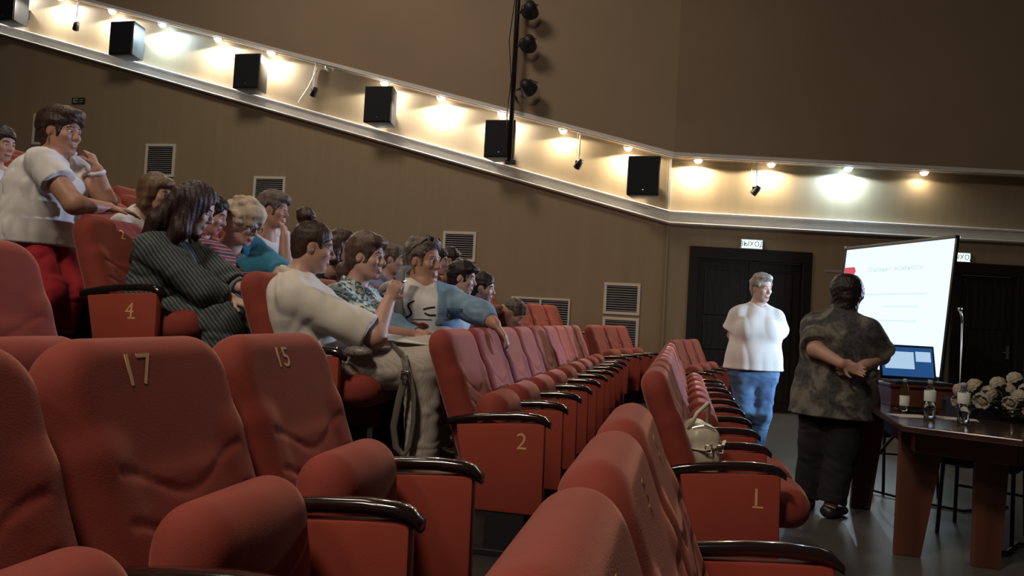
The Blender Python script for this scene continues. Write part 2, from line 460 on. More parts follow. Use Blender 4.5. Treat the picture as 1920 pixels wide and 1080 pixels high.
# front wall with two door openings, in wall coordinates (t along DV)
MW = Matrix.Translation(CORNER) @ Matrix.Rotation(TH, 4, 'Z')
fw = MB()
DOORS = [(0.36, 2.09, 2.30), (4.22, 5.25, 2.28)]
fw.box(-0.05, 0.36, 0, 0.2, -0.2, 12).box(2.09, 4.22, 0, 0.2, -0.2, 12).box(5.25, 7.0, 0, 0.2, -0.2, 12)
fw.box(0.36, 2.09, 0, 0.2, 2.30, 12).box(4.22, 5.25, 0, 0.2, 2.28, 12)
o = fw.build('wall_front', ochre); o.matrix_world = MW; tag(o, kind='structure')
up = sweep_wall('wall_left_upper', [(0.0, 0.0), (0.30, 0.0), (0.30, -0.02), (0.335, -0.02), (0.335, 0.035), (0.36, 0.035), (0.36, 0.07), (0.35, 0.075), (0.35, 6.0), (0.0, 6.0)], zcor, upper_m)
cv = sweep_wall('trim_1', [(0.262, -0.03), (0.30, -0.03), (0.30, 0.0), (0.262, 0.0)], zcor, trim_m)
cv2 = sweep_wall('trim_2', [(0.336, -0.025), (0.37, -0.025), (0.37, 0.03), (0.336, 0.03)], zcor, trim_m)
led = sweep_wall('trim_3', [(0.0, 0.0), (0.085, 0.0), (0.10, -0.012), (0.10, -0.03), (0.055, -0.035), (0.055, -0.16), (0.12, -0.165), (0.125, -0.18), (0.11, -0.195), (0.0, -0.195)], ztrim, trim_m)
# lintel cap at the corner: thin plaster bead running up the band
o = MB().box(CORNER.x-0.02, CORNER.x+0.012, 11.385, 11.42, 2.84, 3.60).build('trim_4', trim_m); tag(o, kind='structure')
o = MB().box(CORNER.x-0.012, CORNER.x+0.012, 11.395, 11.42, 0, 2.66).build('trim_5', ochre); tag(o, kind='structure')

door_m = wood('dark_door_wood', (0.010, 0.008, 0.008), (0.020, 0.014, 0.012), 0.5, 3.0, 'X')
door_frame_m = mat('dark_door_frame', (0.014, 0.010, 0.009), 0.5)
def door(n, t0, t1, h, leaves):
    root = empty('door_%d' % n, (0, 0, 0)); root.matrix_world = MW; tag(root, kind='structure')
    b = MB(); fr = 0.10
    b.box(t0-0.03, t0+fr, -0.03, 0.12, 0, h+0.02, 0.006).box(t1-fr, t1+0.03, -0.03, 0.12, 0, h+0.02, 0.006).box(t0-0.03, t1+0.03, -0.035, 0.12, h-0.12, h+0.05, 0.006)
    b.build('door_frame', door_frame_m, root)
    w_ = (t1-t0-2*fr)/leaves
    for i in range(leaves):
        a = t0+fr+i*w_
        leaf = MB().box(a+0.004, a+w_-0.004, 0.05, 0.10, 0.01, h-0.13, 0.004).build('door_leaf', door_m, root)
        p = MB()
        for (z0, z1) in ((0.15, 0.75), (0.87, 1.25), (1.37, h-0.27)):
            p.box(a+0.12, a+w_-0.12, 0.032, 0.06, z0, z1, 0.01)
        p.build('raised_panels', door_m, leaf)
        hx = a+w_-0.07 if i == 0 else a+0.07
        MB().box(hx-0.02, hx+0.02, 0.035, 0.055, 0.95, 1.15, 0.004).tube([(hx, 0.045, 1.05), (hx, -0.01, 1.05), (hx+(0.11 if i else -0.11), -0.015, 1.05)], 0.009).build('door_handle', steel, leaf)
door(1, *DOORS[0], 2); door(2, *DOORS[1], 1)
base = MB().box(2.13, 4.17, -0.02, 0, 0, 0.09, 0.004).box(5.3, 7.0, -0.02, 0, 0, 0.09, 0.004).build('baseboard_front', door_frame_m); base.matrix_world = MW; tag(base, kind='structure')

# =================================================================== WALL FITTINGS
zc_at = lambda x: 3.60+SL*(-0.26-x)
zt_at = lambda x: 2.84+SL*(-0.26-x)
ring_m = mat('white_lamp_ring', (0.75, 0.73, 0.70), 0.4)
WARM = (1.0, 0.84, 0.60); NEUT = (1.0, 0.94, 0.83); COOL = (0.58, 0.82, 1.0)
def downlight(loc, power, color, label, rotz=0.0, slope=0.0, lit=True):
    root = empty('recessed_downlight', loc, label, 'ceiling light', 'downlights in the ledge above the lit band', rotz)
    M = Matrix.Rotation(slope, 4, 'Y')
    MB().lathe([(0.040, -0.004), (0.048, -0.03), (0.070, -0.03), (0.074, -0.010), (0.074, 0.0)], seg=20).build('lamp_ring', ring_m, root, smooth=True)
    mx = max(color)
    g = glow('lamp_glow_%d' % int(color[2]*100), color, 60.0 if power > 9 else 25.0) if lit else mat('dead_bulb', (0.4, 0.4, 0.4), 0.2)
    MB().sphere((0, 0, -0.040), (0.050, 0.050, 0.034), 14).build('bulb', g, root, smooth=True)
    if lit:
        ld = bpy.data.lights.new('lamp_beam', 'SPOT'); ld.energy = power*5.4; ld.color = color
        ld.spot_size = R(172); ld.spot_blend = 0.12; ld.shadow_soft_size = 0.035
        l = bpy.data.objects.new('lamp_beam', ld); COL.objects.link(l); l.parent = root; l.location = (0, 0, -0.09)
ylamp = 11.42-0.14
words = ['first', 'second', 'third', 'fourth', 'fifth', 'sixth', 'seventh', 'eighth', 'ninth', 'tenth', 'eleventh', 'twelfth', 'thirteenth', 'fourteenth', 'fifteenth']
side_l = [(-11.95, 14, NEUT), (-10.86, 14, NEUT), (-9.78, 14, NEUT), (-8.78, 17, COOL), (-7.71, 17, NEUT), (-6.72, 12, NEUT), (-5.68, 0, NEUT), (-4.73, 14, NEUT),
          (-3.78, 16, NEUT), (-2.80, 15, NEUT), (-1.85, 7, WARM), (-0.88, 14, WARM)]
notes = {0: 'beside the topmost speaker', 3: 'cool white, right of the second speaker', 6: 'unlit, between third and fourth speakers',
         7: 'above the fourth speaker', 9: 'above the fifth speaker', 10: 'weaker, right of the pole', 11: 'left of the last speaker'}
for i, (x, pw, c) in enumerate(side_l):
    downlight((x, ylamp, zc_at(x)-0.002), pw, c, 'round downlight, %s from left on the sloping ledge%s' % (words[i], ', '+notes[i] if i in notes else ''), lit=pw > 0)
for i, (t, pw, c, nt_) in enumerate([(0.36, 15, WARM, 'warm, first right of the wall corner'), (1.42, 11, WARM, 'warm, second right of the corner'),
                                     (2.54, 17, COOL, 'cool white, third right of the corner'), (3.65, 1.6, WARM, 'dim orange, last one on the right')]):
    p = CORNER+DV*t-DN*0.14
    downlight((p.x, p.y, 3.605+0.004*t), pw, c, 'small round downlight on the level ledge, '+nt_, rotz=TH)

# loudspeakers on the band
spk_box = mat('black_speaker_cabinet', (0.055, 0.057, 0.062), 0.42, var=0.1, spec=0.4)
spk_grille = mat('black_speaker_cloth', (0.006, 0.008, 0.014), 0.8, var=0.1, nscale=60)
def speaker(xc, z0, label, w_=0.46, h=0.56, d=0.36, rz=0.0, y=11.42):
    root = empty('wall_speaker', (xc, y-0.14-d, z0), label, 'speaker', 'black speakers along the lit band', rz)
    MB().prism([(-w_/2, 0), (w_/2, 0), (w_/2-0.07, d), (-w_/2+0.07, d)], 0, h, axis='z', bev=0.012).build('cabinet', spk_box, root, angle=40)
    MB().box(-w_/2+0.015, w_/2-0.015, -0.016, 0.004, 0.015, h-0.015, 0.008).build('grille', spk_grille, root)
    MB().box(-0.012, 0.012, -0.019, -0.014, 0.07, 0.085, 0.002).build('badge', steel, root)
    MB().box(-0.05, 0.05, d-0.005, d+0.14, h*0.35, h*0.65, 0.006).build('bracket', black_matt, root)
for i, (x, z, s) in enumerate([(-11.65, 5.80, 1), (-9.26, 5.155, 1), (-6.92, 4.565, 1), (-4.66, 4.02, 1), (-2.73, 3.50, 1), (-0.62, 2.985, 1)]):
    speaker(x, z, 'black box speaker, %s from the left on the lit band%s' % (words[i], ['', ', beside the cool white lamp', '', ', right under a downlight', ', behind the pole foot', ', nearest the wall corner'][i]))

# small black spots hanging by white rods
def hanging_spot(p, ztop, label, rz=0.0):
    root = empty('hanging_spot', p, label, 'spotlight', None, rz)
    L = ztop-p[2]
    MB().tube([(0, 0, 0.03), (0, 0, L)], 0.010).build('hanging_rod', ring_m, root)
    MB().tube([(-0.02, 0.01, 0.04), (-0.06, 0.05, L*0.6), (-0.05, 0.09, L)], 0.004, 6).build('cable', ring_m, root)
    M = Matrix.Rotation(R(35), 4, 'Y') @ Matrix.Rotation(R(25), 4, 'X')
    MB().lathe([(0, 0.075), (0.035, 0.07), (0.045, 0.02), (0.052, -0.07), (0.047, -0.075), (0, -0.06)], seg=16, M=M).build('lamp_can', black_matt, root, smooth=True)
    MB().box(-0.055, 0.055, -0.012, 0.012, 0.0, 0.05, 0.004).build('yoke', black_matt, root)
for x, z, lb in [(-10.35, 5.74, 'small black spot on a white rod, left of the second speaker'), (-5.84, 4.56, 'small black spot on a white rod between the third and fourth speakers'),
                 (-1.57, 3.46, 'small black spot on a white rod between the pole and the last speaker')]:
    hanging_spot((x, 11.13, z), zc_at(x), lb)
p = CORNER+DV*1.19-DN*0.22
hanging_spot((p.x, p.y, 3.18), 3.6, 'small black spot on a rod above the dark double door', TH)
s = MB().tube([(-5.95, 11.40, 5.02), (-6.08, 11.385, 4.70), (-6.24, 11.38, 4.46)], 0.014).build('wall_strip', ring_m); tag(s, 'thin pale strip hanging askew on the band beside the small black spot', 'strip')

# black pole with stage lights
root = empty('lighting_pole', (-2.55, 10.86, 3.42), 'tall black pole with stage lights clamped to its right side', 'pole')
MB().tube([(0, 0, 0.0), (0, 0, 6.0)], 0.036, 12).build('pole', mat('black_painted_pipe', (0.012, 0.011, 0.011), 0.3), root, smooth=True)
MB().box(-0.06, 0.10, -0.03, 0.05, -0.03, 0.03, 0.006).build('end_clamp', black_matt, root)
for z in (1.0, 3.0, 5.0): MB().tube([(0, 0.03, z), (0, 0.20, z)], 0.018).build('wall_bracket', black_matt, root)
MB().tube([(-0.03, -0.03, 0.1), (-0.07, -0.02, 0.7), (-0.03, -0.03, 1.2), (-0.10, 0.0, 1.8), (-0.04, -0.02, 2.4), (-0.05, -0.03, 4)], 0.007, 6).build('cable', black_matt, root)
can_m = mat('black_stage_lamp', (0.016, 0.016, 0.019), 0.5)
for z, tilt, lb in [(1.05, -20, 'lowest round black stage lamp on the pole, with a bright rim'), (1.69, 15, 'middle round black stage lamp on the pole'), (2.18, 12, 'topmost round black stage lamp on the pole')]:
    lr = empty('spot_lamp', (-2.35 if z > 1.5 else -2.30, 10.82, 3.42+z), lb, 'spotlight')
    M = Matrix.Rotation(R(tilt), 4, 'Z') @ Matrix.Rotation(R(70), 4, 'X')
    MB().lathe([(0, 0.19), (0.06, 0.18), (0.095, 0.10), (0.115, 0.02), (0.125, 0.0), (0.125, -0.015), (0.105, -0.015), (0.09, 0.02), (0, 0.05)], seg=24, M=M).build('lamp_can', can_m, lr, smooth=True)
    MB().tube([(-0.20, 0.03, 0.0), (-0.13, 0.02, 0.03), (-0.10, 0, 0.05)], 0.016).build('clamp', black_matt, lr)
    MB().tube([(-0.14, 0, -0.02), (-0.12, -0.02, 0.09), (0.0, -0.02, 0.14), (0.12, -0.02, 0.09)], 0.008).build('yoke', black_matt, lr)

# ventilation grilles
white_frame = mat('cream_grille_frame', (0.78, 0.74, 0.64), 0.5, var=0.05)
slat_m = mat('grey_grille_slats', (0.30, 0.315, 0.32), 0.5, var=0.1)
dark_m = mat('dark_duct', (0.03, 0.032, 0.034), 0.8)
def grille(x0, x1, z0, z1, label, fr=0.042, mull=False):
    root = empty('ventilation_grille', ((x0+x1)/2, 11.42, z0), label, 'vent', 'wall ventilation grilles')
    w_, h = (x1-x0)/2, z1-z0
    b = MB(); b.box(-w_, w_, -0.03, 0, h-fr, h, 0.004).box(-w_, w_, -0.03, 0, 0, fr, 0.004).box(-w_, -w_+fr, -0.03, 0, fr, h-fr, 0.004).box(w_-fr, w_, -0.03, 0, fr, h-fr, 0.004)
    if mull: b.box(-fr/2, fr/2, -0.03, 0, fr, h-fr, 0.004)
    b.build('grille_frame', white_frame, root)
    MB().box(-w_+fr, w_-fr, -0.004, 0.0, fr, h-fr).build('duct_back', dark_m, root)
    s = MB(); n = int((h-2*fr)/0.032)
    for i in range(n):
        z = fr+(i+0.5)*(h-2*fr)/n
        s.box(-w_+fr, w_-fr, -0.010, 0.010, -0.0015, 0.0015, M=Matrix.Translation((0, -0.014, z)) @ Matrix.Rotation(R(40), 4, 'X'))
    tag(s.build('grille_slats', slat_m, root), kind='stuff')
for x0, x1, zs, nm in [(-11.35, -10.80, [(4.30, 3.75), (3.71, 3.16)], 'behind the raised hand of the standing woman'), (-9.03, -8.46, [(3.775, 3.215), (3.175, 2.61)], 'above the light brown bob'),
                   (-6.96, -6.39, [(3.25, 2.70), (2.66, 2.10)], 'above the hand-on-mouth woman'), (-3.66, -3.13, [(2.445, 1.985), (1.945, 1.48)], 'right of the woman in the denim jacket'),
                   (-1.14, -0.61, [(1.765, 1.30), (1.26, 0.80)], 'nearest the wall corner')]:
    for j, (z1, z0) in enumerate(zs):
        grille(x0, x1, z0, z1, '%s cream framed grille of the pair %s' % (('upper', 'lower')[j], nm))
grille(-2.53, -1.63, 1.05, 1.49, 'wide low wall grille with a middle bar above the orange seats', 0.03, True)

# exit signs
sign_m = glow('exit_sign_glow', (0.80, 1.0, 0.98), 1.3)
sign_txt = mat('green_sign_letters', (0.02, 0.22, 0.14), 0.5)
def exit_sign(t, z, wd_, label):
    root = empty('exit_sign', CORNER+DV*t-DN*0.0+Vector((0, 0, z)), label, 'exit sign', None, TH)
    MB().box(-wd_/2-0.012, wd_/2+0.012, -0.05, 0, -0.07, 0.075, 0.006).build('housing', ring_m, root)
    MB().box(-wd_/2, wd_/2, -0.055, -0.049, -0.058, 0.062).build('lit_panel', sign_m, root)
    tm = obj('lettering', text_mesh('ВЫХОД', 0.10, 0.001), sign_txt, root); tm.rotation_euler = (R(90), 0, 0); tm.location = (0, -0.057, 0.0)
exit_sign(1.22, 2.42, 0.30, 'lit white exit sign above the dark double door')
exit_sign(4.30, 2.40, 0.24, 'lit white exit sign half hidden behind the projection screen')
root = empty('wall_sign', (-10.45, 11.42, 4.47), 'tiny dark green exit plate high on the left wall above the standing woman', 'sign')
MB().box(-0.13, 0.13, -0.02, 0, 0, 0.11, 0.004).build('plate', mat('dark_green_plate', (0.02, 0.035, 0.02), 0.5), root)
MB().box(-0.10, -0.06, -0.024, -0.019, 0.02, 0.09).box(-0.06, 0.0, -0.024, -0.019, 0.07, 0.09).box(-0.06, 0.0, -0.024, -0.019, 0.02, 0.04).box(0.03, 0.10, -0.024, -0.019, 0.03, 0.045).box(0.03, 0.10, -0.024, -0.019, 0.065, 0.08).build('arrow_mark', mat('pale_green_mark', (0.3, 0.34, 0.22), 0.5), root)
p = CORNER+DV*2.42-DN*0.0
root = empty('wall_shelf_bracket', (p.x, p.y, 2.08), 'thin pale label strip on the wall between door and screen', 'sign', None, TH)
MB().box(-0.1, 0.22, -0.012, 0, 0, 0.04, 0.002).build('plate', mat('pale_label', (0.42, 0.38, 0.33), 0.5), root)

# =================================================================== THEATRE SEATS
velvet = mat('red_velvet', (0.235, 0.034, 0.021), 0.85, var=0.10, nscale=9, bump=0.10, bscale=260, sheen=0.42, sheencol=(1.0, 0.48, 0.36))
panel_m = mat('orange_red_panel_cloth', (0.32, 0.048, 0.026), 0.8, var=0.06, nscale=5, bump=0.06, bscale=300, sheen=0.25, sheencol=(1.0, 0.45, 0.25))
wood_arm = wood('dark_lacquered_arm', (0.008, 0.005, 0.005), (0.016, 0.008, 0.007), 0.16, 4, 'Y', coat=1.0)
tB = np.array((-0.342, 0, 0.94)); nB_ = np.array((0.94, 0, 0.342)); yB = np.array((0, 1.0, 0))
def backrest_mesh():
    top = np.array((-0.580, 0, 1.0)); c = top-tB*0.40
    ax = [yB, tB, nB_]
    P_ = [rbox(c, (0.262, 0.405, 0.055), 0.05, ax, R2=0.10, k=0.02),
          rbox(c+tB*0.25+nB_*0.010, (0.255, 0.15, 0.05), 0.05, ax, R2=0.10, k=0.03),
          rbox(c-tB*0.12+nB_*0.018, (0.185, 0.25, 0.047), 0.03, ax, R2=0.05, k=0.03)]
    for s in (-1, 1):
        P_.append(cap(c+yB*0.205*s+tB*0.16+nB_*0.016, c+yB*0.205*s-tB*0.32+nB_*0.034, 0.048, 0.05, k=0.05))
    def seams(X, Y, Z):
        u = Y; v = (X-c[0])*tB[0]+(Z-c[2])*tB[2]; n = (X-c[0])*nB_[0]+(Z-c[2])*nB_[2]
        g = 0
        for s0 in (0.10, 0.0, -0.10, -0.20):
            cv = s0-0.035*np.cos(np.clip(u/0.20, -1, 1)*3.1416)
            g = g+np.exp(-((v-cv)/0.010)**2)
        g = g*(np.abs(u) < 0.20)*(n > 0.0)
        return g
    return implicit('backrest', P_, 0.006, noise=[(0.0042, seams)], smooth=3)
def cushion_mesh(down):
    if down:
        ax = [np.array((0, 1.0, 0)), np.array((0.995, 0, 0.10)), np.array((-0.10, 0, 0.995))]; c = np.array((-0.11, 0, 0.43))
    else:
        a = R(-3)
        ax = [np.array((0, 1.0, 0)), np.array((math.sin(a), 0, math.cos(a))), np.array((-math.cos(a), 0, math.sin(a)))]; c = np.array((-0.290, 0, 0.475))
    P_ = [rbox(c, (0.232, 0.235 if down else 0.215, 0.075 if down else 0.062), 0.065, ax, R2=0.13, k=0.02),
          ell(c+ax[1]*0.03+ax[2]*(0.03 if down else -0.035), (0.21, 0.20, 0.07), ax, k=0.04),
          cap(c+ax[1]*0.165-ax[0]*0.12-ax[2]*0.0, c+ax[1]*0.165+ax[0]*0.12, 0.083, k=0.03)]
    return implicit('seat_cushion', P_, 0.007, smooth=3)
ME_BACK = backrest_mesh(); ME_BACK.materials.append(velvet)
ME_UP = cushion_mesh(False); ME_UP.materials.append(velvet)
ME_DOWN = cushion_mesh(True); ME_DOWN.materials.append(velvet)
def tmp_mesh(o):
    me = o.data; bpy.data.objects.remove(o); return me
ME_PANEL = tmp_mesh(MB().prism([(-0.43, 0.585), (-0.012, 0.618), (-0.006, 0.20), (-0.345, 0.20)], -0.024, 0.024, bev=0.010).build('side_panel', panel_m, angle=40))
ME_FOOT = tmp_mesh(MB().box(-0.27, -0.09, -0.016, 0.016, 0.03, 0.21).box(-0.32, -0.03, -0.03, 0.03, 0.0, 0.03, 0.004).build('foot', black_matt))
def arm_mesh():
    path = [(-0.475, 0.578), (-0.44, 0.588), (-0.36, 0.604), (-0.24, 0.620), (-0.13, 0.627), (-0.05, 0.624), (-0.015, 0.614), (0.012, 0.594)]
    bm = MB(); V, F = [], []; seg = 12
    for i, (x, z) in enumerate(path):
        hw = 0.029*(1 if 0 < i < len(path)-1 else 0.8); hh = 0.019*(1 if i < len(path)-1 else 0.75)
        for k in range(seg):
            a = 2*math.pi*k/seg; ca, sa = math.cos(a), math.sin(a)
            V.append((x, hw*math.copysign(abs(ca)**0.55, ca), z+0.012+hh*math.copysign(abs(sa)**0.6, sa)))
    n = len(path)
    for i in range(n-1):
        for k in range(seg): F.append((i*seg+k, i*seg+(k+1) % seg, (i+1)*seg+(k+1) % seg, (i+1)*seg+k))
    F += [tuple(range(seg))[::-1], tuple(range((n-1)*seg, n*seg))]
    me = mesh_arrays('armrest', V, F)
    b = bmesh.new(); b.from_mesh(me); bmesh.ops.recalc_face_normals(b, faces=b.faces[:]); b.to_mesh(me); b.free()
    me.set_sharp_from_angle(angle=R(60)); me.materials.append(wood_arm)
    return me
ME_ARM = arm_mesh()
HALF = 0.275
def seat(x, y, z, label, down=False, last=False, rz=0.0, group=None):
    root = empty('theatre_seat', (x, y, z), label, 'seat', group or 'red velvet theatre seats', rz)
    obj('backrest', ME_BACK, None, root)
    obj('seat_cushion', ME_DOWN if down else ME_UP, None, root)
    for s in ((-1, 1) if last else (-1,)):
        for nm, me in (('side_panel', ME_PANEL), ('armrest', ME_ARM), ('foot', ME_FOOT)):
            obj(nm, me, None, root, (0, s*HALF, 0))
    return root
ROWN = {1: 'front', 2: 'second', 3: 'third', 4: 'fourth', 5: 'fifth', 6: 'sixth', 7: 'seventh', 8: 'eighth', 9: 'ninth'}
DOWN = {(1, 1), (1, 2)} | {(3, i) for i in (1, 2, 3, 5, 6, 7)} | {(4, i) for i in (1, 2, 3, 4, 5, 7, 8)} | {(5, 3), (6, 2), (6, 3)}
SEATS = {}
for r_ in range(1, 10):
    for n in range(1, 10):
        who = {(3, 1): ', under the cream blouse', (3, 2): ', under the floral shirt', (3, 3): ', under the denim jacket',
               (4, 1): ', number 4 on its end', (1, 2): '', (1, 1): ', number 1, holding the handbag', (2, 1): ', number 2 on its end'}.get((r_, n), '')
        SEATS[r_, n] = seat(XT[r_], 3.49+HALF+0.5525*(n-1), FL[r_], 'red velvet seat, %s row beyond the aisle, %s from it%s' % (ROWN[r_], words[n-1], who), (r_, n) in DOWN, n == 9)
    if r_ < 5:
        for n in range(1, 4):      # block against the far wall, turned a little towards the middle
            yy = 9.80+0.548*(n-1)
            seat(XT[r_]+0.02+(yy-9.80)*0.21, yy, FL[r_], 'orange-red seat against the far wall, %s row, %s from its aisle' % (ROWN[r_], words[n-1]), False, n == 3, -R(12), 'seats by the far wall')
near = {}
for r_, ys, rn in [(2, (2.0, 1.445, 0.885), 'second'), (1, (1.96, 1.41, 0.86), 'front'), (3, (1.93, 1.38), 'third')]:
    for i, yy in enumerate(ys):
        ex = {(2, 0): ', with worn number 15', (2, 1): ', with worn number 17', (3, 0): ', at the left edge', (1, 2): ', nearest the camera'}.get((r_, i), '')
        near[r_, i] = seat(XT[r_]-(0.005 if r_ > 1 else 0.012), yy, FL[r_], 'foreground red seat, %s row, %s from the aisle%s' % (rn, words[i], ex), r_ == 1, i == 0)
BACK_BVH = BVHTree.FromPolygons([v.co for v in ME_BACK.vertices], [tuple(f.vertices) for f in ME_BACK.polygons])
def back_number(root, txt, v=0.335, size=0.085, dy=0.0, drop=()):
    me = text_mesh(txt, size, 0.0006)
    o = obj('seat_number', me, gold, root)
    c = Vector((-0.580, dy, 1.0)) - Vector(tB)*0.40 + Vector(tB)*v
    hits = [BACK_BVH.ray_cast(c+Vector(nB_)*0.5+Vector((0, a, 0))+Vector(tB)*b_, -Vector(nB_))[3] for a in (-0.03, 0, 0.03) for b_ in (-0.03, 0.0, 0.03)]
    c = c + Vector(nB_)*(0.5-min(hits)+0.0006)
    o.matrix_local = Matrix(((0, tB[0], nB_[0], c.x), (1, tB[1], nB_[1], c.y), (0, tB[2], nB_[2], c.z), (0, 0, 0, 1)))
back_number(near[2, 1], '17', 0.325, 0.095, -0.075); back_number(near[2, 0], '15', 0.325, 0.08, -0.05)
back_number(near[1, 2], '1', 0.30, 0.09); back_number(near[1, 1], '3', 0.30, 0.08); back_number(near[1, 0], '5', 0.30, 0.08)
back_number(SEATS[4, 1], '2', 0.30, 0.08)
def panel_number(root, txt, x, z, size=0.105):
    o = obj('row_number', text_mesh(txt, size, 0.0012), gold, root); o.rotation_euler = (R(90), 0, 0); o.location = (x, -HALF-0.0245, z)
    if txt in '14':
        b = MB().box(-0.022, 0.022, -0.0012, 0.0012, -0.004, 0.004).build('row_number_foot', gold, root); b.location = (x+(0.008 if txt == '1' else 0.014), -HALF-0.0245, z-size*0.355)
panel_number(SEATS[2, 1], '2', -0.115, 0.525); panel_number(SEATS[1, 1], '1', -0.108, 0.510); panel_number(SEATS[4, 1], '4', -0.165, 0.515)

# =================================================================== PEOPLE
def unit(v): v = V3(v); return v/max(np.linalg.norm(v), 1e-9)
def skin_mat(name, c): return mat(name, c, 0.5, var=0.06, nscale=18, bump=0.03, bscale=150)
SKIN = skin_mat('skin', (0.50, 0.30, 0.225)); SKIN_T = skin_mat('tanned_skin', (0.42, 0.225, 0.15)); SKIN_P = skin_mat('pale_skin', (0.56, 0.38, 0.31))
LIPS = mat('lips', (0.32, 0.145, 0.115), 0.45); EYEW = mat('eye_white', (0.65, 0.63, 0.60), 0.2); IRIS = mat('dark_iris', (0.03, 0.02, 0.015), 0.15)
def hair_mat(name, c, rough=0.5, var=0.45): return mat(name, c, rough, var=var, nscale=22, bump=0.5, bscale=90, stretch=(1, 1, 0.35), spec=0.4)
H_BROWN = hair_mat('brown_hair', (0.045, 0.026, 0.017)); H_MID = hair_mat('mid_brown_hair', (0.085, 0.052, 0.034)); H_DARK = hair_mat('dark_hair', (0.018, 0.013, 0.012)); H_AUB = hair_mat('dark_auburn_hair', (0.028, 0.013, 0.012), 0.55)
H_BLOND = hair_mat('pale_blond_hair', (0.50, 0.42, 0.30), 0.6, 0.25); H_GREY = hair_mat('grey_hair', (0.33, 0.30, 0.27), 0.6); H_BOB = hair_mat('light_brown_hair', (0.14, 0.085, 0.045))
H_SALT = hair_mat('grey_brown_hair', (0.12, 0.095, 0.08), 0.6, 0.6)
def cloth(name, c, **k): return mat(name, c, 0.88, var=0.05, nscale=5, bump=0.12, bscale=240, **k)
WHITE = cloth('white_cotton', (0.72, 0.72, 0.70)); CREAM = cloth('cream_cotton', (0.66, 0.64, 0.57)); RED_T = cloth('crimson_trousers', (0.42, 0.02, 0.035))
NAVY = cloth('navy_cloth', (0.02, 0.025, 0.05)); BLACKC = cloth('black_cloth', (0.008, 0.009, 0.013)); TEAL = cloth('teal_blue_cloth', (0.035, 0.21, 0.33))
LILAC = cloth('lilac_cloth', (0.25, 0.25, 0.42)); MAROON = cloth('maroon_cloth', (0.16, 0.02, 0.025)); BROWNC = cloth('rust_brown_cloth', (0.19, 0.06, 0.03)); MINT = cloth('mint_cloth', (0.42, 0.58, 0.60))
SHOE = mat('dark_shoe', (0.02, 0.018, 0.018), 0.4); SHOE_L = mat('tan_shoe', (0.30, 0.22, 0.17), 0.5); SILVER = mat('silver', (0.7, 0.7, 0.7), 0.2, metal=1.0); GOLDM = mat('gold_metal', (0.8, 0.55, 0.2), 0.25, metal=1.0)

def ik(S, W_, a, b, pole):
    """elbow for shoulder S, wrist W_"""
    S, W_ = V3(S), V3(W_); d = W_-S; L = np.linalg.norm(d)
    if L > (a+b)*0.995: W_ = S+d/L*(a+b)*0.995; d = W_-S; L = np.linalg.norm(d)
    u = d/L; x = (a*a-b*b+L*L)/(2*L); h = math.sqrt(max(a*a-x*x, 0.0))
    p = V3(pole); p = p-u*(p@u); p = p/max(np.linalg.norm(p), 1e-6)
    return S+u*x+p*h, W_
def hand_prims(Wr, d, n, side, curl, s=1.0, thumb=1.0, rad=0.0088):
    """wrist, finger direction, palm normal (the way the palm faces), side +1 left/-1 right"""
    d = unit(d); n = V3(n); n = unit(n-d*(n@d)); t = np.cross(n, d)*side*-1      # towards the thumb
    P_ = []
    base = Wr+d*0.02*s
    for o_ in (-0.026, -0.008, 0.010, 0.026):
        P_.append(cap(base+t*o_*0.6*s, Wr+d*0.085*s+t*o_*s, 0.0145*s, 0.0125*s, k=0.012))
    L = [0.060, 0.072, 0.077, 0.068]
    for o_, l in zip((-0.028, -0.0095, 0.0095, 0.0275), L):
        k0 = Wr+d*0.088*s+t*o_*s
        a1 = curl*0.75; d1 = d*math.cos(a1)+n*math.sin(a1); k1 = k0+d1*l*0.5*s
        a2 = curl*1.9; d2 = d*math.cos(a2)+n*math.sin(a2); k2 = k1+d2*l*0.55*s
        P_.append(cap(k0-d*0.012*s, k1, rad*1.05*s, rad*s, k=0.004)); P_.append(cap(k1, k2, rad*s, rad*0.82*s, k=0.004))
    tb = Wr+d*0.030*s+t*0.022*s; t1 = tb+(d*0.55+t*0.75*thumb+n*0.25)*0.042*s; t2 = t1+(d*0.85+t*0.25*thumb+n*(0.2+0.4*curl))*0.034*s
    P_.append(cap(tb, t1, 0.0135*s, 0.0105*s, k=0.01)); P_.append(cap(t1, t2, 0.0102*s, 0.0085*s, k=0.004))
    return P_
class Head:
    def __init__(s, c, yaw, pitch, roll, sc):
        f = np.array((math.cos(yaw)*math.cos(pitch), math.sin(yaw)*math.cos(pitch), -math.sin(pitch)))
        l = np.array((-math.sin(yaw), math.cos(yaw), 0)); u = np.cross(f, l)
        l2 = l*math.cos(roll)+u*math.sin(roll); u2 = np.cross(f, l2)
        s.c, s.f, s.l, s.u, s.s = V3(c), f, l2, u2, sc; s.ax = [f, l2, u2]
    def p(s, x, y, z): return s.c+s.s*(x*s.f+y*s.l+z*s.u)
    def e(s, x, y, z, a, b, c, **k): return ell(s.p(x, y, z), (a*s.s, b*s.s, c*s.s), s.ax, **k)
    def cp(s, a, b, r1, r2=None, **k): return cap(s.p(*a), s.p(*b), r1*s.s, (r2 or r1)*s.s, **k)
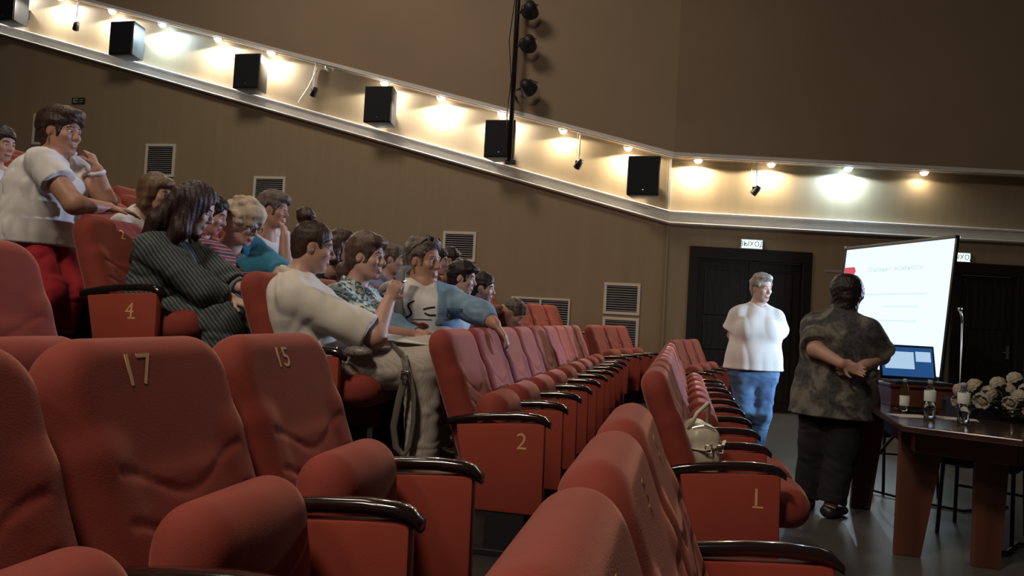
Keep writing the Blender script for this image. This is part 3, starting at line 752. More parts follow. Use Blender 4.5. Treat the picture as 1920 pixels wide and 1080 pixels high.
def head_prims(H, neck, fat, age=0):
    P_ = [H.e(-0.012, 0, 0.032, 0.096, 0.076, 0.090, k=0.03), H.e(0.022, 0, -0.045, 0.066, 0.060*(1+0.12*(fat-1)), 0.074, k=0.03),
          H.cp((0.060, -0.010, -0.100), (0.060, 0.010, -0.100), 0.022, k=0.02), H.cp((-0.01, -0.048, -0.058), (0.045, -0.022, -0.092), 0.020, 0.018, k=0.025), H.cp((-0.01, 0.048, -0.058), (0.045, 0.022, -0.092), 0.020, 0.018, k=0.025),
          H.cp((0.080, 0, 0.015), (0.103, 0, -0.022), 0.0085, 0.0115, k=0.012), H.e(0.102, 0, -0.030, 0.014, 0.012, 0.011, k=0.01),
          H.e(0.092, 0.012, -0.034, 0.011, 0.009, 0.009, k=0.008), H.e(0.092, -0.012, -0.034, 0.011, 0.009, 0.009, k=0.008),
          H.cp((0.076, -0.034, 0.022), (0.076, 0.034, 0.022), 0.012, k=0.015), H.e(0.056, 0.040, -0.024, 0.028, 0.022, 0.020, k=0.02), H.e(0.056, -0.040, -0.024, 0.028, 0.022, 0.020, k=0.02)]
    for s in (-1, 1): P_.append(H.e(0.094, s*0.031, 0.004, 0.017, 0.016, 0.012, op=1, k=0.012))
    for s in (-1, 1):
        P_.append(H.cp((0.074, s*0.031-0.013, 0.012), (0.074, s*0.031+0.013, 0.012), 0.0062, k=0.006))
        P_.append(H.cp((0.072, s*0.031-0.012, -0.008), (0.072, s*0.031+0.012, -0.008), 0.0062, k=0.006))
        P_.append(H.e(-0.012, s*0.076, -0.008, 0.019, 0.008, 0.031, k=0.006)); P_.append(H.e(-0.006, s*0.085, -0.006, 0.010, 0.006, 0.018, op=1, k=0.006))
    P_.append(H.cp((0.086, -0.017, -0.066), (0.086, 0.017, -0.066), 0.0072, m=1, k=0.006)); P_.append(H.cp((0.085, -0.014, -0.077), (0.085, 0.014, -0.077), 0.0075, m=1, k=0.006))
    P_.append(cap(neck, H.p(-0.022, 0, -0.05), 0.060*fat**0.5, 0.050*fat**0.3*H.s, k=0.03))
    return P_
def hair_prims(H, style):
    P_, N, cl = [], [(0.0035, sines(3, 160, 5))], []
    base = lambda v=1.0: [H.e(-0.016, 0, 0.036, 0.107*v, 0.089*v, 0.102*v, k=0.02)]
    face = [H.e(0.125, 0, -0.045, 0.088, 0.080, 0.115, op=1, k=0.012), rbox(H.p(0.152, 0, -0.085), (0.105*H.s, 0.2*H.s, 0.130*H.s), 0.05, H.ax, op=1, k=0.02)]
    def ears(y=0.092): return [H.e(0.004, s*y, -0.016, 0.034, 0.035, 0.046, op=1, k=0.01) for s in (-1, 1)]
    def under(x=-0.0, z=-0.045): return [rbox(H.p(0.10+x, 0, -0.12+z), (0.14*H.s, 0.2*H.s, 0.10*H.s), 0.01, [unit(H.f*0.85+H.u*0.5), H.l, unit(H.u*0.85-H.f*0.5)], op=1, k=0.01)]
    if style in ('short', 'crop', 'fringe', 'updo'):
        P_ = base(1.03 if style == 'crop' else 1.10) + [H.e(-0.058, 0, -0.035, 0.052, 0.072, 0.068, k=0.03)]
        if style == 'fringe': P_ += [H.e(0.062, 0, 0.075, 0.052, 0.074, 0.040, k=0.02)]
        if style == 'short': P_ += [H.e(0.040, 0, 0.095, 0.070, 0.078, 0.038, k=0.03), H.e(-0.06, 0, 0.05, 0.07, 0.085, 0.08, k=0.03)]
        P_ += face + ears() + under()
        N = [(0.007, sines(5, 80, 5)), (0.004, sines(9, 200, 5))]
        if style == 'updo': P_ += [H.e(-0.11, 0, 0.05, 0.05, 0.06, 0.055, k=0.02)]
    elif style == 'full':
        P_ = base(1.15) + [H.e(-0.062, 0, -0.045, 0.062, 0.082, 0.078, k=0.03), H.e(-0.05, 0, 0.06, 0.08, 0.092, 0.085, k=0.03)] + face
        N = [(0.007, sines(5, 80, 5)), (0.004, sines(9, 200, 5))]
    elif style == 'swept':
        P_ = base(1.07) + [H.e(-0.058, 0, -0.030, 0.050, 0.070, 0.062, k=0.03), H.e(0.0, 0, 0.105, 0.085, 0.072, 0.040, k=0.03), H.e(0.05, 0, 0.105, 0.035, 0.055, 0.026, k=0.02)]
        P_ += [H.e(0.130, 0, -0.030, 0.092, 0.082, 0.122, op=1, k=0.012), rbox(H.p(0.148, 0, -0.068), (0.105*H.s, 0.2*H.s, 0.135*H.s), 0.05, H.ax, op=1, k=0.02)] + ears() + under()
        N = [(0.007, sines(5, 80, 5)), (0.004, sines(9, 200, 5))]
    elif style == 'bun':
        P_ = base(0.99) + [H.e(-0.058, 0, -0.03, 0.046, 0.066, 0.058, k=0.03)] + face + ears(0.088) + under()
        P_ += [ell(H.p(-0.070, 0.0, 0.148), (0.046*H.s,)*3, H.ax, k=0.012), H.e(-0.082, 0.012, 0.165, 0.036, 0.040, 0.028, k=0.008), H.e(-0.052, -0.012, 0.150, 0.034, 0.045, 0.030, k=0.008)]
        N = [(0.003, sines(5, 140, 5))]
    elif style == 'pony':
        P_ = base(1.06) + [H.e(-0.06, 0, -0.03, 0.052, 0.070, 0.062, k=0.03), H.e(0.050, 0, 0.085, 0.055, 0.075, 0.036, k=0.03)] + face + ears(0.098) + under()
        P_ += [H.cp((-0.085, 0, -0.045), (-0.125, 0, -0.085), 0.034, 0.044, k=0.02), H.cp((-0.125, 0, -0.085), (-0.135, 0, -0.16), 0.044, 0.028, k=0.02)]
        N = [(0.005, sines(5, 120, 5))]
    elif style == 'bob':
        P_ = base(1.10) + [face[0], rbox(H.p(0.152, 0, -0.075), (0.108*H.s, 0.2*H.s, 0.130*H.s), 0.03, H.ax, op=1, k=0.012)] + [H.cp((-0.012, s*0.078, 0.03), (-0.008, s*0.082, -0.10), 0.042, 0.036, k=0.03) for s in (-1, 1)] + [H.cp((-0.06, 0, 0.0), (-0.055, 0, -0.115), 0.062, 0.050, k=0.04, sq=(H.l, 0.7)), H.e(0.060, 0, 0.085, 0.050, 0.072, 0.034, k=0.03)]
        N = [(0.006, sines(5, 100, 5))]
    elif style == 'long':
        P_ = base(1.10) + [H.e(0.105, 0.0, -0.040, 0.075, 0.070, 0.115, op=1, k=0.012)]
        P_ += [H.cp((0.000, -0.080, 0.04), (0.012, -0.098, -0.13), 0.045, 0.046, k=0.04), H.cp((0.012, -0.098, -0.13), (-0.03, -0.115, -0.29), 0.046, 0.026, k=0.04),
               H.cp((0.000, 0.078, 0.04), (0.012, 0.092, -0.13), 0.042, 0.038, k=0.04), H.cp((0.012, 0.092, -0.13), (0.0, 0.10, -0.26), 0.038, 0.02, k=0.04)]
        for y in (-0.085, -0.045, 0.0, 0.045, 0.085):
            P_ += [H.cp((-0.065, y, 0.03), (-0.105, y*1.25, -0.13), 0.050, 0.050, k=0.035), H.cp((-0.105, y*1.25, -0.13), (-0.115+0.012*math.sin(y*90), y*1.45, -0.35-0.02*math.cos(y*70)), 0.048, 0.016, k=0.03)]
        N = [(0.0028, lambda X, Y, Z: np.sin(110*X+170*Y+14*Z+2.5*np.sin(9*Z)+2*np.sin(23*X)))]
    elif style == 'curly':
        P_ = base(1.20) + [H.e(-0.06, 0, -0.02, 0.065, 0.088, 0.075, k=0.03), H.e(0.050, 0, 0.088, 0.066, 0.084, 0.046, k=0.03)] + [H.e(0.135, 0, -0.055, 0.088, 0.080, 0.105, op=1, k=0.012)] + under(0.0, -0.03)
        rs = random.Random(4)
        for i in range(46):
            a, b = rs.uniform(0, 6.28), rs.uniform(-0.25, 1.5)
            x, y, z = math.cos(a)*math.cos(b), math.sin(a)*math.cos(b), math.sin(b)
            if x > 0.55 and z < 0.55: continue
            P_.append(H.e(-0.016+0.122*x, 0.102*y, 0.036+0.116*z, 0.026, 0.026, 0.022, k=0.01))
        N = [(0.005, sines(5, 110, 5))]
    return P_, N
def person(label, base, head, pel, hyaw=0., hpitch=0., hroll=0., tyaw=0., fat=1.12, sc=1.0, neck=None, hands=None, legs=None, top=None, bottom=None, shoes=None,
           hair=None, hair_m=None, skin=None, h=0.0075, eyes=True, bust=0.9, shoulders=None):
    """world coordinates throughout; converted to the root's space"""
    B = V3(base); hd = V3(head)-B; pel = V3(pel)-B
    skin = skin or SKIN
    root = empty('person', base, label, 'person')
    H = Head(hd, R(hyaw), R(hpitch), R(hroll), sc)
    ty = R(tyaw)
    fw0 = np.array((math.cos(ty), math.sin(ty), 0))
    neck = (hd-H.u*0.165*sc-H.f*0.035*sc - 0.02*fw0) if neck is None else V3(neck)-B
    U_ = unit(neck-pel); L = unit(np.cross((0, 0, 1.0), fw0)); L = unit(L-U_*(L@U_)); FW = np.cross(L, U_)
    T = np.linalg.norm(neck-pel); g = lambda t, f=0, l=0: pel+U_*t*T+FW*f+L*l
    shw = 0.155*sc*(1+0.25*(fat-1))
    S = {'l': g(0.80, -0.01, shw), 'r': g(0.80, -0.01, -shw)}
    if shoulders:
        for k_, v in shoulders.items(): S[k_] = V3(v)-B
    q = fat
    def torso(inf, k=0.05):
        sq = (L, 0.70)
        P_ = [cap(g(-0.05), g(0.25, 0.01), 0.118*q+inf, 0.105*q+inf, k=k, sq=sq), cap(g(0.25, 0.01), g(0.6, 0.0), 0.105*q+inf, 0.108*q+inf, k=k, sq=sq),
              cap(g(0.6), g(0.80, -0.01), 0.108*q+inf, 0.088*q+inf, k=k, sq=sq), cap(S['l'], S['r'], 0.056*q**0.5+inf*0.6, k=k), cap(g(0.93, -0.015), S['l'], 0.046+inf*0.4, 0.048*q**0.5+inf*0.6, k=k), cap(g(0.93, -0.015), S['r'], 0.046+inf*0.4, 0.048*q**0.5+inf*0.6, k=k), cap(g(0.84, -0.02), g(0.98, -0.01), 0.085+inf*0.3, 0.058+inf*0.2, k=0.05)]
        if bust:
            P_ += [ell(g(0.58, 0.085*q, s*0.072), (0.068*bust*q+inf, 0.075*q+inf, 0.075*q+inf), [FW, L, U_], k=0.05) for s in (-1, 1)]
            P_ += [ell(g(0.22, 0.05*q), (0.085*q+inf, 0.125*q+inf, 0.12*q+inf), [FW, L, U_], k=0.06)]
        return P_
    # limbs
    AR = {}
    hp = []
    for s, sg in (('l', 1), ('r', -1)):
        hs = (hands or {}).get(s)
        if hs is None: hs = dict(w=tuple(B+g(0.18, 0.30, sg*0.10)), d=tuple(FW+0.2*L*-sg), n=(0, 0, -1), curl=0.5)
        W_ = V3(hs['w'])-B
        pole = hs.get('pole', (L*sg*0.7-U_*0.6-FW*0.5))
        if 'e' in hs: E_ = V3(hs['e'])-B
        else: E_, W_ = ik(S[s], W_, 0.275*sc, 0.245*sc, pole)
        AR[s] = (S[s], E_, W_)
        dflt = unit(W_-E_)
        hp += hand_prims(W_, hs.get('d', dflt), hs.get('n', (0, 0, -1)), sg, hs.get('curl', 0.5), sc*0.97, hs.get('thumb', 1.0))
    def arms(inf, upto=2.0, k=0.03, flare=0.0):
        P_ = []
        for s in 'lr':
            a, e, w_ = AR[s]
            f = min(1.0, upto); d = unit(e-a)
            end = a+(e-a)*f
            cl = [(end, d)] if upto <= 1.0 else None
            P_.append(cap(a, e if upto > 1 else end+d*0.03, 0.055*q**0.7+inf, (0.046 if upto > 1 else 0.055-0.009*f)*q**0.7+inf+flare, k=k, cl=cl))
            if upto > 1:
                f2 = min(1.0, upto-1); d2 = unit(w_-e); end = e+(w_-e)*f2
                P_.append(cap(e, end+d2*0.03 if upto < 2 else w_, 0.044*q**0.6+inf, (0.043-0.013*f2)*q**0.5+inf+flare, k=k, cl=[(end, d2)] if upto < 2 else None))
        return P_
    LG = legs or {}
    lp = {}
    for s, sg in (('l', 1), ('r', -1)):
        l_ = LG.get(s)
        hip = g(-0.06, 0.0, sg*0.088*q**0.6)
        if l_ is None:
            l_ = dict(k=tuple(B+hip+fw0*0.41+L*sg*0.03+np.array((0, 0, -0.03))), a=tuple(B+hip+fw0*0.43+L*sg*0.03+np.array((0, 0, -0.41))), t=tyaw)
        lp[s] = (hip, V3(l_['k'])-B, V3(l_['a'])-B, R(l_.get('t', tyaw)))
    def leg_prims(inf, upto=2.0, k=0.04, wide=0.0):
        P_ = []
        for s in 'lr':
            hip, kn, an, _ = lp[s]
            P_.append(cap(hip, kn, 0.088*q**0.8+inf, 0.060*q**0.6+inf+wide*0.5, k=k)); P_.append(cap(kn, an, 0.058*q**0.6+inf+wide*0.5, 0.038+inf+wide, k=k, cl=[(an, an-kn)] if inf > 0 else None))
        P_.append(cap(lp['l'][0], lp['r'][0], 0.095*q+inf, k=k))
        return P_
    feet = []
    for s in 'lr':
        hip, kn, an, t = lp[s]
        fd = np.array((math.cos(t), math.sin(t), 0))
        feet += [cap(an+np.array((0, 0, -0.0)), an+np.array((0, 0, -0.045))-fd*0.02, 0.034, 0.034, k=0.03), cap(an+np.array((0, 0, -0.05))-fd*0.03, an+fd*0.14+np.array((0, 0, -0.068)), 0.032, 0.022, k=0.03, sq=(np.array((-fd[1], fd[0], 0)), 0.72))]
    body = head_prims(H, neck+U_*-0.02, fat) + torso(0.0) + arms(0.0) + hp + leg_prims(0.0) + feet
    obj('body', implicit('body', body, h), [skin, LIPS], root)
    if eyes:
        for s in (-1, 1):
            M = Matrix(((H.f[0], H.l[0], H.u[0]), (H.f[1], H.l[1], H.u[1]), (H.f[2], H.l[2], H.u[2]))).to_4x4()
            e = MB().sphere(Vector(H.p(0.0715, s*0.031, 0.003)), 0.0125*sc, 12).build('eye', EYEW, root, smooth=True)
            MB().sphere(Vector(H.p(0.0805, s*0.030, 0.003)), (0.0045*sc, 0.0062*sc, 0.0062*sc), 10, M=M).build('iris', IRIS, e, smooth=True)
        for s in (-1, 1):
            br = [H.cp((0.088, s*0.016, 0.026), (0.083, s*0.036, 0.029), 0.0042, k=0.004), H.cp((0.083, s*0.036, 0.029), (0.070, s*0.050, 0.022), 0.0042, 0.003, k=0.004)]
            obj('eyebrow', implicit('eyebrow', br, 0.003, smooth=1), hair_m if hair_m not in (H_BLOND, H_GREY) else H_SALT, root)
    if hair:
        P_, N = hair_prims(H, hair)
        obj('hair', implicit('hair', P_, min(h, 0.0065), noise=N, smooth=1), hair_m, root)
    if top:
        inf = top.get('inf', 0.016)
        P_ = torso(inf)
        if top.get('sleeve', 0) > 0: P_ += arms(inf*top.get('sl_inf', 1.0), top['sleeve'], flare=top.get('flare', 0.008))
        cl = []
        if 'hem' in top:      # hanging top: skirted hem, cut level at this height
            hz = top['hem']-B[2]
            P_ += [cap(g(0.1, 0.0), np.array((pel[0], pel[1], hz-0.08)), 0.118*q+inf, 0.128*q+inf+top.get('hemflare', 0.01), k=0.06, sq=(L, 0.72))]
            cl.append(((0, 0, hz), (FW[0]*top.get('hemtilt', 0), FW[1]*top.get('hemtilt', 0), -1)))
        else: P_ += [cap(g(-0.08), g(0.1), 0.124*q+inf, 0.12*q+inf, k=0.05, sq=(L, 0.72))]
        nr = top.get('neck', 0.066)
        P_.append(cap(neck+U_*0.10+FW*0.02, neck+FW*0.05-U_*top.get('vneck', 0.035), nr+0.012, nr*0.75 if top.get('vneck', 0) < 0.06 else 0.02, op=1, k=0.01))
        amp = top.get('amp', 0.0055)
        to = obj(top.get('name', 'shirt'), implicit('top', P_, h, noise=[(amp, folds(top.get('seed', 2), top.get('freq', 24)))], clips=cl), top['m'], root)
        if top.get('collar'):
            cp_ = []
            for a in range(0, 360, 20):
                if 150 < (a % 360) < 210 and False: continue
                th_ = R(a); p0 = neck+U_*(0.012-0.03*math.cos(th_))+FW*(0.072*math.cos(th_)+0.008)+L*0.078*math.sin(th_)
                th2 = R(a+20); p1 = neck+U_*(0.012-0.03*math.cos(th2))+FW*(0.072*math.cos(th2)+0.008)+L*0.078*math.sin(th2)
                if abs(a-350) < 15 or a == 0: continue
                cp_.append(cap(p0, p1, 0.014, k=0.006, sq=(U_, 0.45)))
            obj('collar', implicit('collar', cp_, 0.005, smooth=1), top['collar'], to)
    else: to = None
    if bottom:
        obj(bottom.get('name', 'trousers'), implicit('trousers', leg_prims(bottom.get('inf', 0.014), wide=bottom.get('wide', 0.02)) + [cap(g(-0.05), g(0.16), 0.112*q+0.012, 0.105*q+0.010, k=0.05, sq=(L, 0.72))], h,
            noise=[(bottom.get('amp', 0.005), folds(bottom.get('seed', 5), 22))]), bottom['m'], root)
    if shoes is not None:
        sp = []
        for s in 'lr':
            hip, kn, an, t = lp[s]; fd = np.array((math.cos(t), math.sin(t), 0)); sd = np.array((-fd[1], fd[0], 0))
            sp += [cap(an+np.array((0, 0, -0.052))-fd*0.035, an+fd*0.15+np.array((0, 0, -0.062)), 0.042, 0.030, k=0.03, sq=(sd, 0.78), cl=[(an+np.array((0, 0, -0.093)), (0, 0, -1))])]
            sp += [ell(an+np.array((0, 0, -0.02)), (0.04, 0.034, 0.03), k=0.03)]
        obj('shoes', implicit('shoes', sp, 0.006), shoes, root)
    return dict(root=root, H=H, g=g, FW=FW, L=L, U=U_, AR=AR, neck=neck, B=B, pel=pel, T=T, S=S, top=to, lp=lp)
def standing_legs(pel, yaw, floor_z, spread=0.10, knee_fwd=0.03, shift=(0, 0)):
    c, s = math.cos(R(yaw)), math.sin(R(yaw)); out = {}
    for k_, sg in (('l', 1), ('r', -1)):
        x = pel[0]-s*sg*spread+shift[0]; y = pel[1]+c*sg*spread+shift[1]
        out[k_] = dict(k=(x+c*knee_fwd, y+s*knee_fwd, floor_z+(pel[2]-floor_z)*0.54), a=(x-c*0.02, y-s*0.02, floor_z+0.095), t=yaw+sg*10)
    return out
def torus_band(name, c, axis, r, thick, m, parent, wfac=1.0):
    axis = Vector(axis).normalized(); M = axis.to_track_quat('Z', 'Y').to_matrix().to_4x4()
    b = MB(); pts = [(r+thick*math.cos(R(a)), thick*wfac*math.sin(R(a))) for a in range(0, 360, 45)]; pts.append(pts[0])
    b.lathe(pts, seg=20, M=Matrix.Translation(Vector(c)) @ M)
    return b.build(name, m, parent, smooth=True)
def ear_ring(p, s, parent, r=0.012):
    e = p['H'].p(-0.006, s*0.082, -0.048)
    return torus_band('earring', e, p['H'].l*0.5+p['H'].f, r, 0.003, GOLDM, parent)

def seated(r_, y, dx=0.0, dz=0.0):
    return (XT[r_]-0.27+dx, y, FL[r_]+0.555+dz)
# --- standing woman leaning on the fourth row
P1 = person('woman in white t-shirt and red trousers leaning on a seat back', (-3.75, 3.66, FL[5]), (-3.490, 3.706, 2.127), (-3.62, 3.70, 1.60), hyaw=2, hpitch=4, tyaw=8, fat=1.28, sc=1.06,
            shoulders={'r': (-3.442, 3.539, 1.920), 'l': (-3.589, 3.843, 1.986)},
            hands={'r': dict(e=(-3.223, 3.544, 1.697), w=(-3.178, 3.748, 1.704), d=(0.7, 0.75, -0.05), n=(0, 0, -1), curl=0.3), 'l': dict(e=(-3.348, 3.924, 1.767), w=(-3.360, 3.844, 1.942), d=(-0.35, -0.15, 0.85), n=(-0.8, -0.2, -0.3), curl=0.95)},
            legs={'l': dict(k=(-3.47, 3.81, 1.22), a=(-3.50, 3.80, FL[5]+0.095), t=5), 'r': dict(k=(-3.46, 3.64, 1.22), a=(-3.49, 3.63, FL[5]+0.095), t=-5)},
            top=dict(m=WHITE, sleeve=0.50, flare=0.02, inf=0.020, hem=1.475, amp=0.006, seed=11, name='t_shirt', vneck=0.05), bottom=dict(m=RED_T, wide=0.03), shoes=SHOE, hair='short', hair_m=H_BROWN, skin=SKIN_T)
ear_ring(P1, -1, P1['root'])
a_, e_, w_ = P1['AR']['l']; torus_band('bracelet', w_-(w_-e_)*0.10, w_-e_, 0.037, 0.006, WHITE, P1['root'], 2.0)
# --- people further up on the left
P2 = person('person with short dark hair in a white shirt at the far left edge', (-5.0, 4.62, FL[6]), (-4.951, 4.710, 2.279), (-4.98, 4.68, FL[6]+0.56), hyaw=-4, hpitch=10, tyaw=0, fat=1.1, top=dict(m=WHITE, sleeve=0.6, name='shirt'), bottom=dict(m=NAVY), hair='crop', hair_m=H_DARK, h=0.010)
P4 = person('woman with a light brown bob in a white top sitting above the striped jacket', (-3.9, 4.6, FL[5]), (-3.524, 4.577, 1.921), (-3.80, 4.63, FL[5]+0.56), hyaw=8, hpitch=12, tyaw=10, fat=1.1, sc=0.97, top=dict(m=WHITE, sleeve=0.6, name='shirt'), bottom=dict(m=NAVY), hair='bob', hair_m=H_BOB, h=0.009)
# --- woman in the dark striped jacket
STR = pattern('striped_jacket_cloth', 'stripe')
P5 = person('woman with long dark hair in a dark striped jacket, leaning forward', (-2.9, 3.80, FL[4]), (-2.668, 3.799, 1.721), seated(4, 3.80, 0.02), hyaw=18, hpitch=22, tyaw=12, fat=1.22, sc=1.06,
            hands={'r': dict(e=(-2.484, 3.671, 1.270), w=(-2.397, 3.773, 1.234), d=(0.8, 0.2, -0.25), n=(0, 0.3, -1), curl=0.5), 'l': dict(e=(-2.582, 3.984, 1.355), w=(-2.455, 3.963, 1.298), d=(0.8, -0.3, -0.3), n=(0, -0.3, -1), curl=0.5)},
            top=dict(m=STR, sleeve=1.72, flare=0.016, inf=0.024, amp=0.008, seed=4, freq=17, name='jacket', collar=STR), bottom=dict(m=STR, inf=0.03, wide=0.05, name='skirt_trousers', amp=0.008), shoes=SHOE, hair='long', hair_m=H_AUB, skin=SKIN_P)
GREYC = cloth('grey_cuff_cloth', (0.22, 0.25, 0.26))
for s in 'lr':
    a_, e_, w_ = P5['AR'][s]; d = w_-e_
    obj('cuff', implicit('cuff', [cap(e_+d*0.58, e_+d*0.90, 0.056, 0.052, k=0.005, cl=[(e_+d*0.86, d), (e_+d*0.60, -d)])], 0.006), GREYC, P5['root'])
# --- plaid shirt, blond curls, hand on mouth
PLAID = pattern('plaid_shirt_cloth', 'plaid')
P6 = person('person in a red and black plaid shirt mostly hidden behind the striped jacket', (-2.92, 4.24, FL[4]), (-2.874, 4.265, 1.749), seated(4, 4.26, 0.04), hyaw=10, hpitch=20, tyaw=2, fat=1.1, sc=0.95, top=dict(m=PLAID, sleeve=1.9, inf=0.022, name='plaid_shirt', collar=PLAID, seed=8), bottom=dict(m=NAVY), hair='crop', hair_m=H_DARK, h=0.009,
            hands={'r': dict(w=(-2.618, 4.150, 1.362), d=(0.8, 0.3, -0.3), n=(0, 0.2, -1), curl=0.6)})
P7 = person('woman with curly blond hair and glasses in a teal blue top, looking down', (-2.95, 4.72, FL[4]), (-2.781, 4.471, 1.718), seated(4, 4.74, -0.02), hyaw=-4, hpitch=20, tyaw=-18, fat=1.18, sc=1.06, top=dict(m=TEAL, sleeve=1.3, inf=0.024, name='blouse', seed=12, vneck=0.05), bottom=dict(m=NAVY), hair='curly', hair_m=H_BLOND, skin=SKIN_P, h=0.0085,
            hands={'l': dict(w=(-2.488, 4.413, 1.400), d=(0.9, 0.0, -0.3), n=(0, 0, -1), curl=0.6), 'r': dict(w=(-2.567, 4.244, 1.337), d=(0.9, 0.3, -0.3), n=(0, 0, -1), curl=0.6)})
def glasses(p, m, up=0.0, fwd=0.0, tilt=0.0, r=0.023, name='glasses'):
    H = p['H']; root = p['root']; b = MB()
    q = lambda x, y, z: Vector(H.p(x+fwd, y, z+up))
    for s in (-1, 1):
        pts = [q(0.098+0.0*tilt-tilt*math.sin(R(a))*r/0.023*0.02, s*0.033+r*1.15*math.cos(R(a)), 0.0+r*0.85*math.sin(R(a))) for a in range(0, 361, 24)]
        b.tube(pts, 0.0022*H.s, 6)
        b.tube([q(0.097, s*0.058, 0.006), q(0.06, s*0.077, 0.008), q(-0.02, s*0.083, 0.006)], 0.0022*H.s, 6)
    b.tube([q(0.098, -0.010, 0.004), q(0.103, 0, 0.008), q(0.098, 0.010, 0.004)], 0.0022*H.s, 6)
    g_ = b.build(name, m, root, smooth=True)
    return g_
FRAME = mat('dark_glasses_frame', (0.01, 0.01, 0.02), 0.2)
glasses(P7, FRAME)
P8 = person('woman in a white V-neck shirt with her hand over her mouth', (-3.0, 5.25, FL[4]), (-2.865, 4.980, 1.878), (-3.0, 5.25, FL[4]+0.60), hyaw=2, hpitch=4, tyaw=-10, fat=1.12, sc=1.02, top=dict(m=WHITE, sleeve=0.7, inf=0.02, name='shirt', vneck=0.12), bottom=dict(m=NAVY), hair='fringe', hair_m=H_SALT, skin=SKIN_T, h=0.0085,
            hands={'r': dict(e=(-2.675, 4.831, 1.472), w=(-2.715, 4.877, 1.674), d=(-0.22, 0.2, 0.9), n=(-0.9, 0.1, 0.1), curl=0.8)})
# --- bun woman, third row end seat
RIB = pattern('beige_ribbed_trousers', 'ribbed')
P9 = person('woman with a top bun, cream blouse and beige trousers, holding a pen', (-1.86, 3.74, FL[3]), (-1.899, 3.720, 1.526), (-1.93, 3.76, FL[3]+0.565), hyaw=26, hpitch=8, tyaw=28, fat=1.34, sc=1.04,
            hands={'r': dict(e=(-1.488, 3.631, 1.083), w=(-1.486, 3.769, 1.262), d=(0.30, 0.10, 0.85), n=(-0.2, 0.9, 0.1), curl=1.05), 'l': dict(w=(-1.50, 4.02, 1.03), d=(0.8, -0.2, -0.2), n=(0, 0, -1), curl=0.5)},
            legs={'r': dict(k=(-1.268, 3.756, 0.936), a=(-1.255, 3.774, 0.481), t=-4), 'l': dict(k=(-1.296, 3.943, 0.986), a=(-1.272, 3.995, 0.508), t=6)},
            top=dict(m=CREAM, sleeve=0.93, flare=0.022, inf=0.026, amp=0.007, seed=3, freq=15, name='blouse', collar=CREAM), bottom=dict(m=RIB, inf=0.018, wide=0.035, amp=0.004), shoes=SHOE_L, hair='bun', hair_m=H_BROWN, h=0.007)
# --- floral shirt
FLO = pattern('floral_shirt_cloth', 'floral')
P10 = person('woman with a low ponytail in a white and dark green floral shirt', (-1.86, 4.24, FL[3]), (-1.825, 4.249, 1.522), seated(3, 4.24, 0.0), hyaw=-2, hpitch=3, tyaw=-12, fat=1.18, sc=1.08,
            hands={'r': dict(e=(-1.634, 3.998, 1.096), w=(-1.470, 4.137, 1.086), d=(0.9, 0.1, -0.1), n=(0, 0.5, -1), curl=0.5)},
            top=dict(m=FLO, sleeve=0.85, flare=0.02, inf=0.022, seed=6, freq=18, name='floral_shirt', collar=FLO, vneck=0.11), bottom=dict(m=NAVY), hair='pony', hair_m=H_MID, h=0.007)
MINTO = None
# --- denim jacket, turned round towards the aisle
DEN = pattern('denim_jacket_cloth', 'denim')
P11 = person('woman in a denim jacket over a white printed t-shirt, arm over a seat', (-1.75, 4.80, FL[3]), (-1.638, 4.720, 1.540), (-1.643, 4.686, 0.986), hyaw=-14, hpitch=2, tyaw=-62, fat=1.38, sc=1.16, neck=(-1.627, 4.707, 1.382),
            hands={'l': dict(e=(-1.146, 4.409, 1.226), w=(-1.049, 4.330, 1.169), d=(0.55, -0.1, -0.55), n=(-0.5, -0.1, -0.5), curl=0.5), 'r': dict(e=(-1.604, 4.209, 1.102), w=(-1.396, 4.154, 1.078), d=(0.8, 0.1, -0.1), n=(0, 0.4, -1), curl=0.5)},
            top=dict(m=WHITE, sleeve=0, inf=0.016, seed=9, freq=14, name='t_shirt', amp=0.003, neck=0.062), bottom=dict(m=NAVY), hair='swept', hair_m=H_SALT, skin=SKIN_T, h=0.0075)
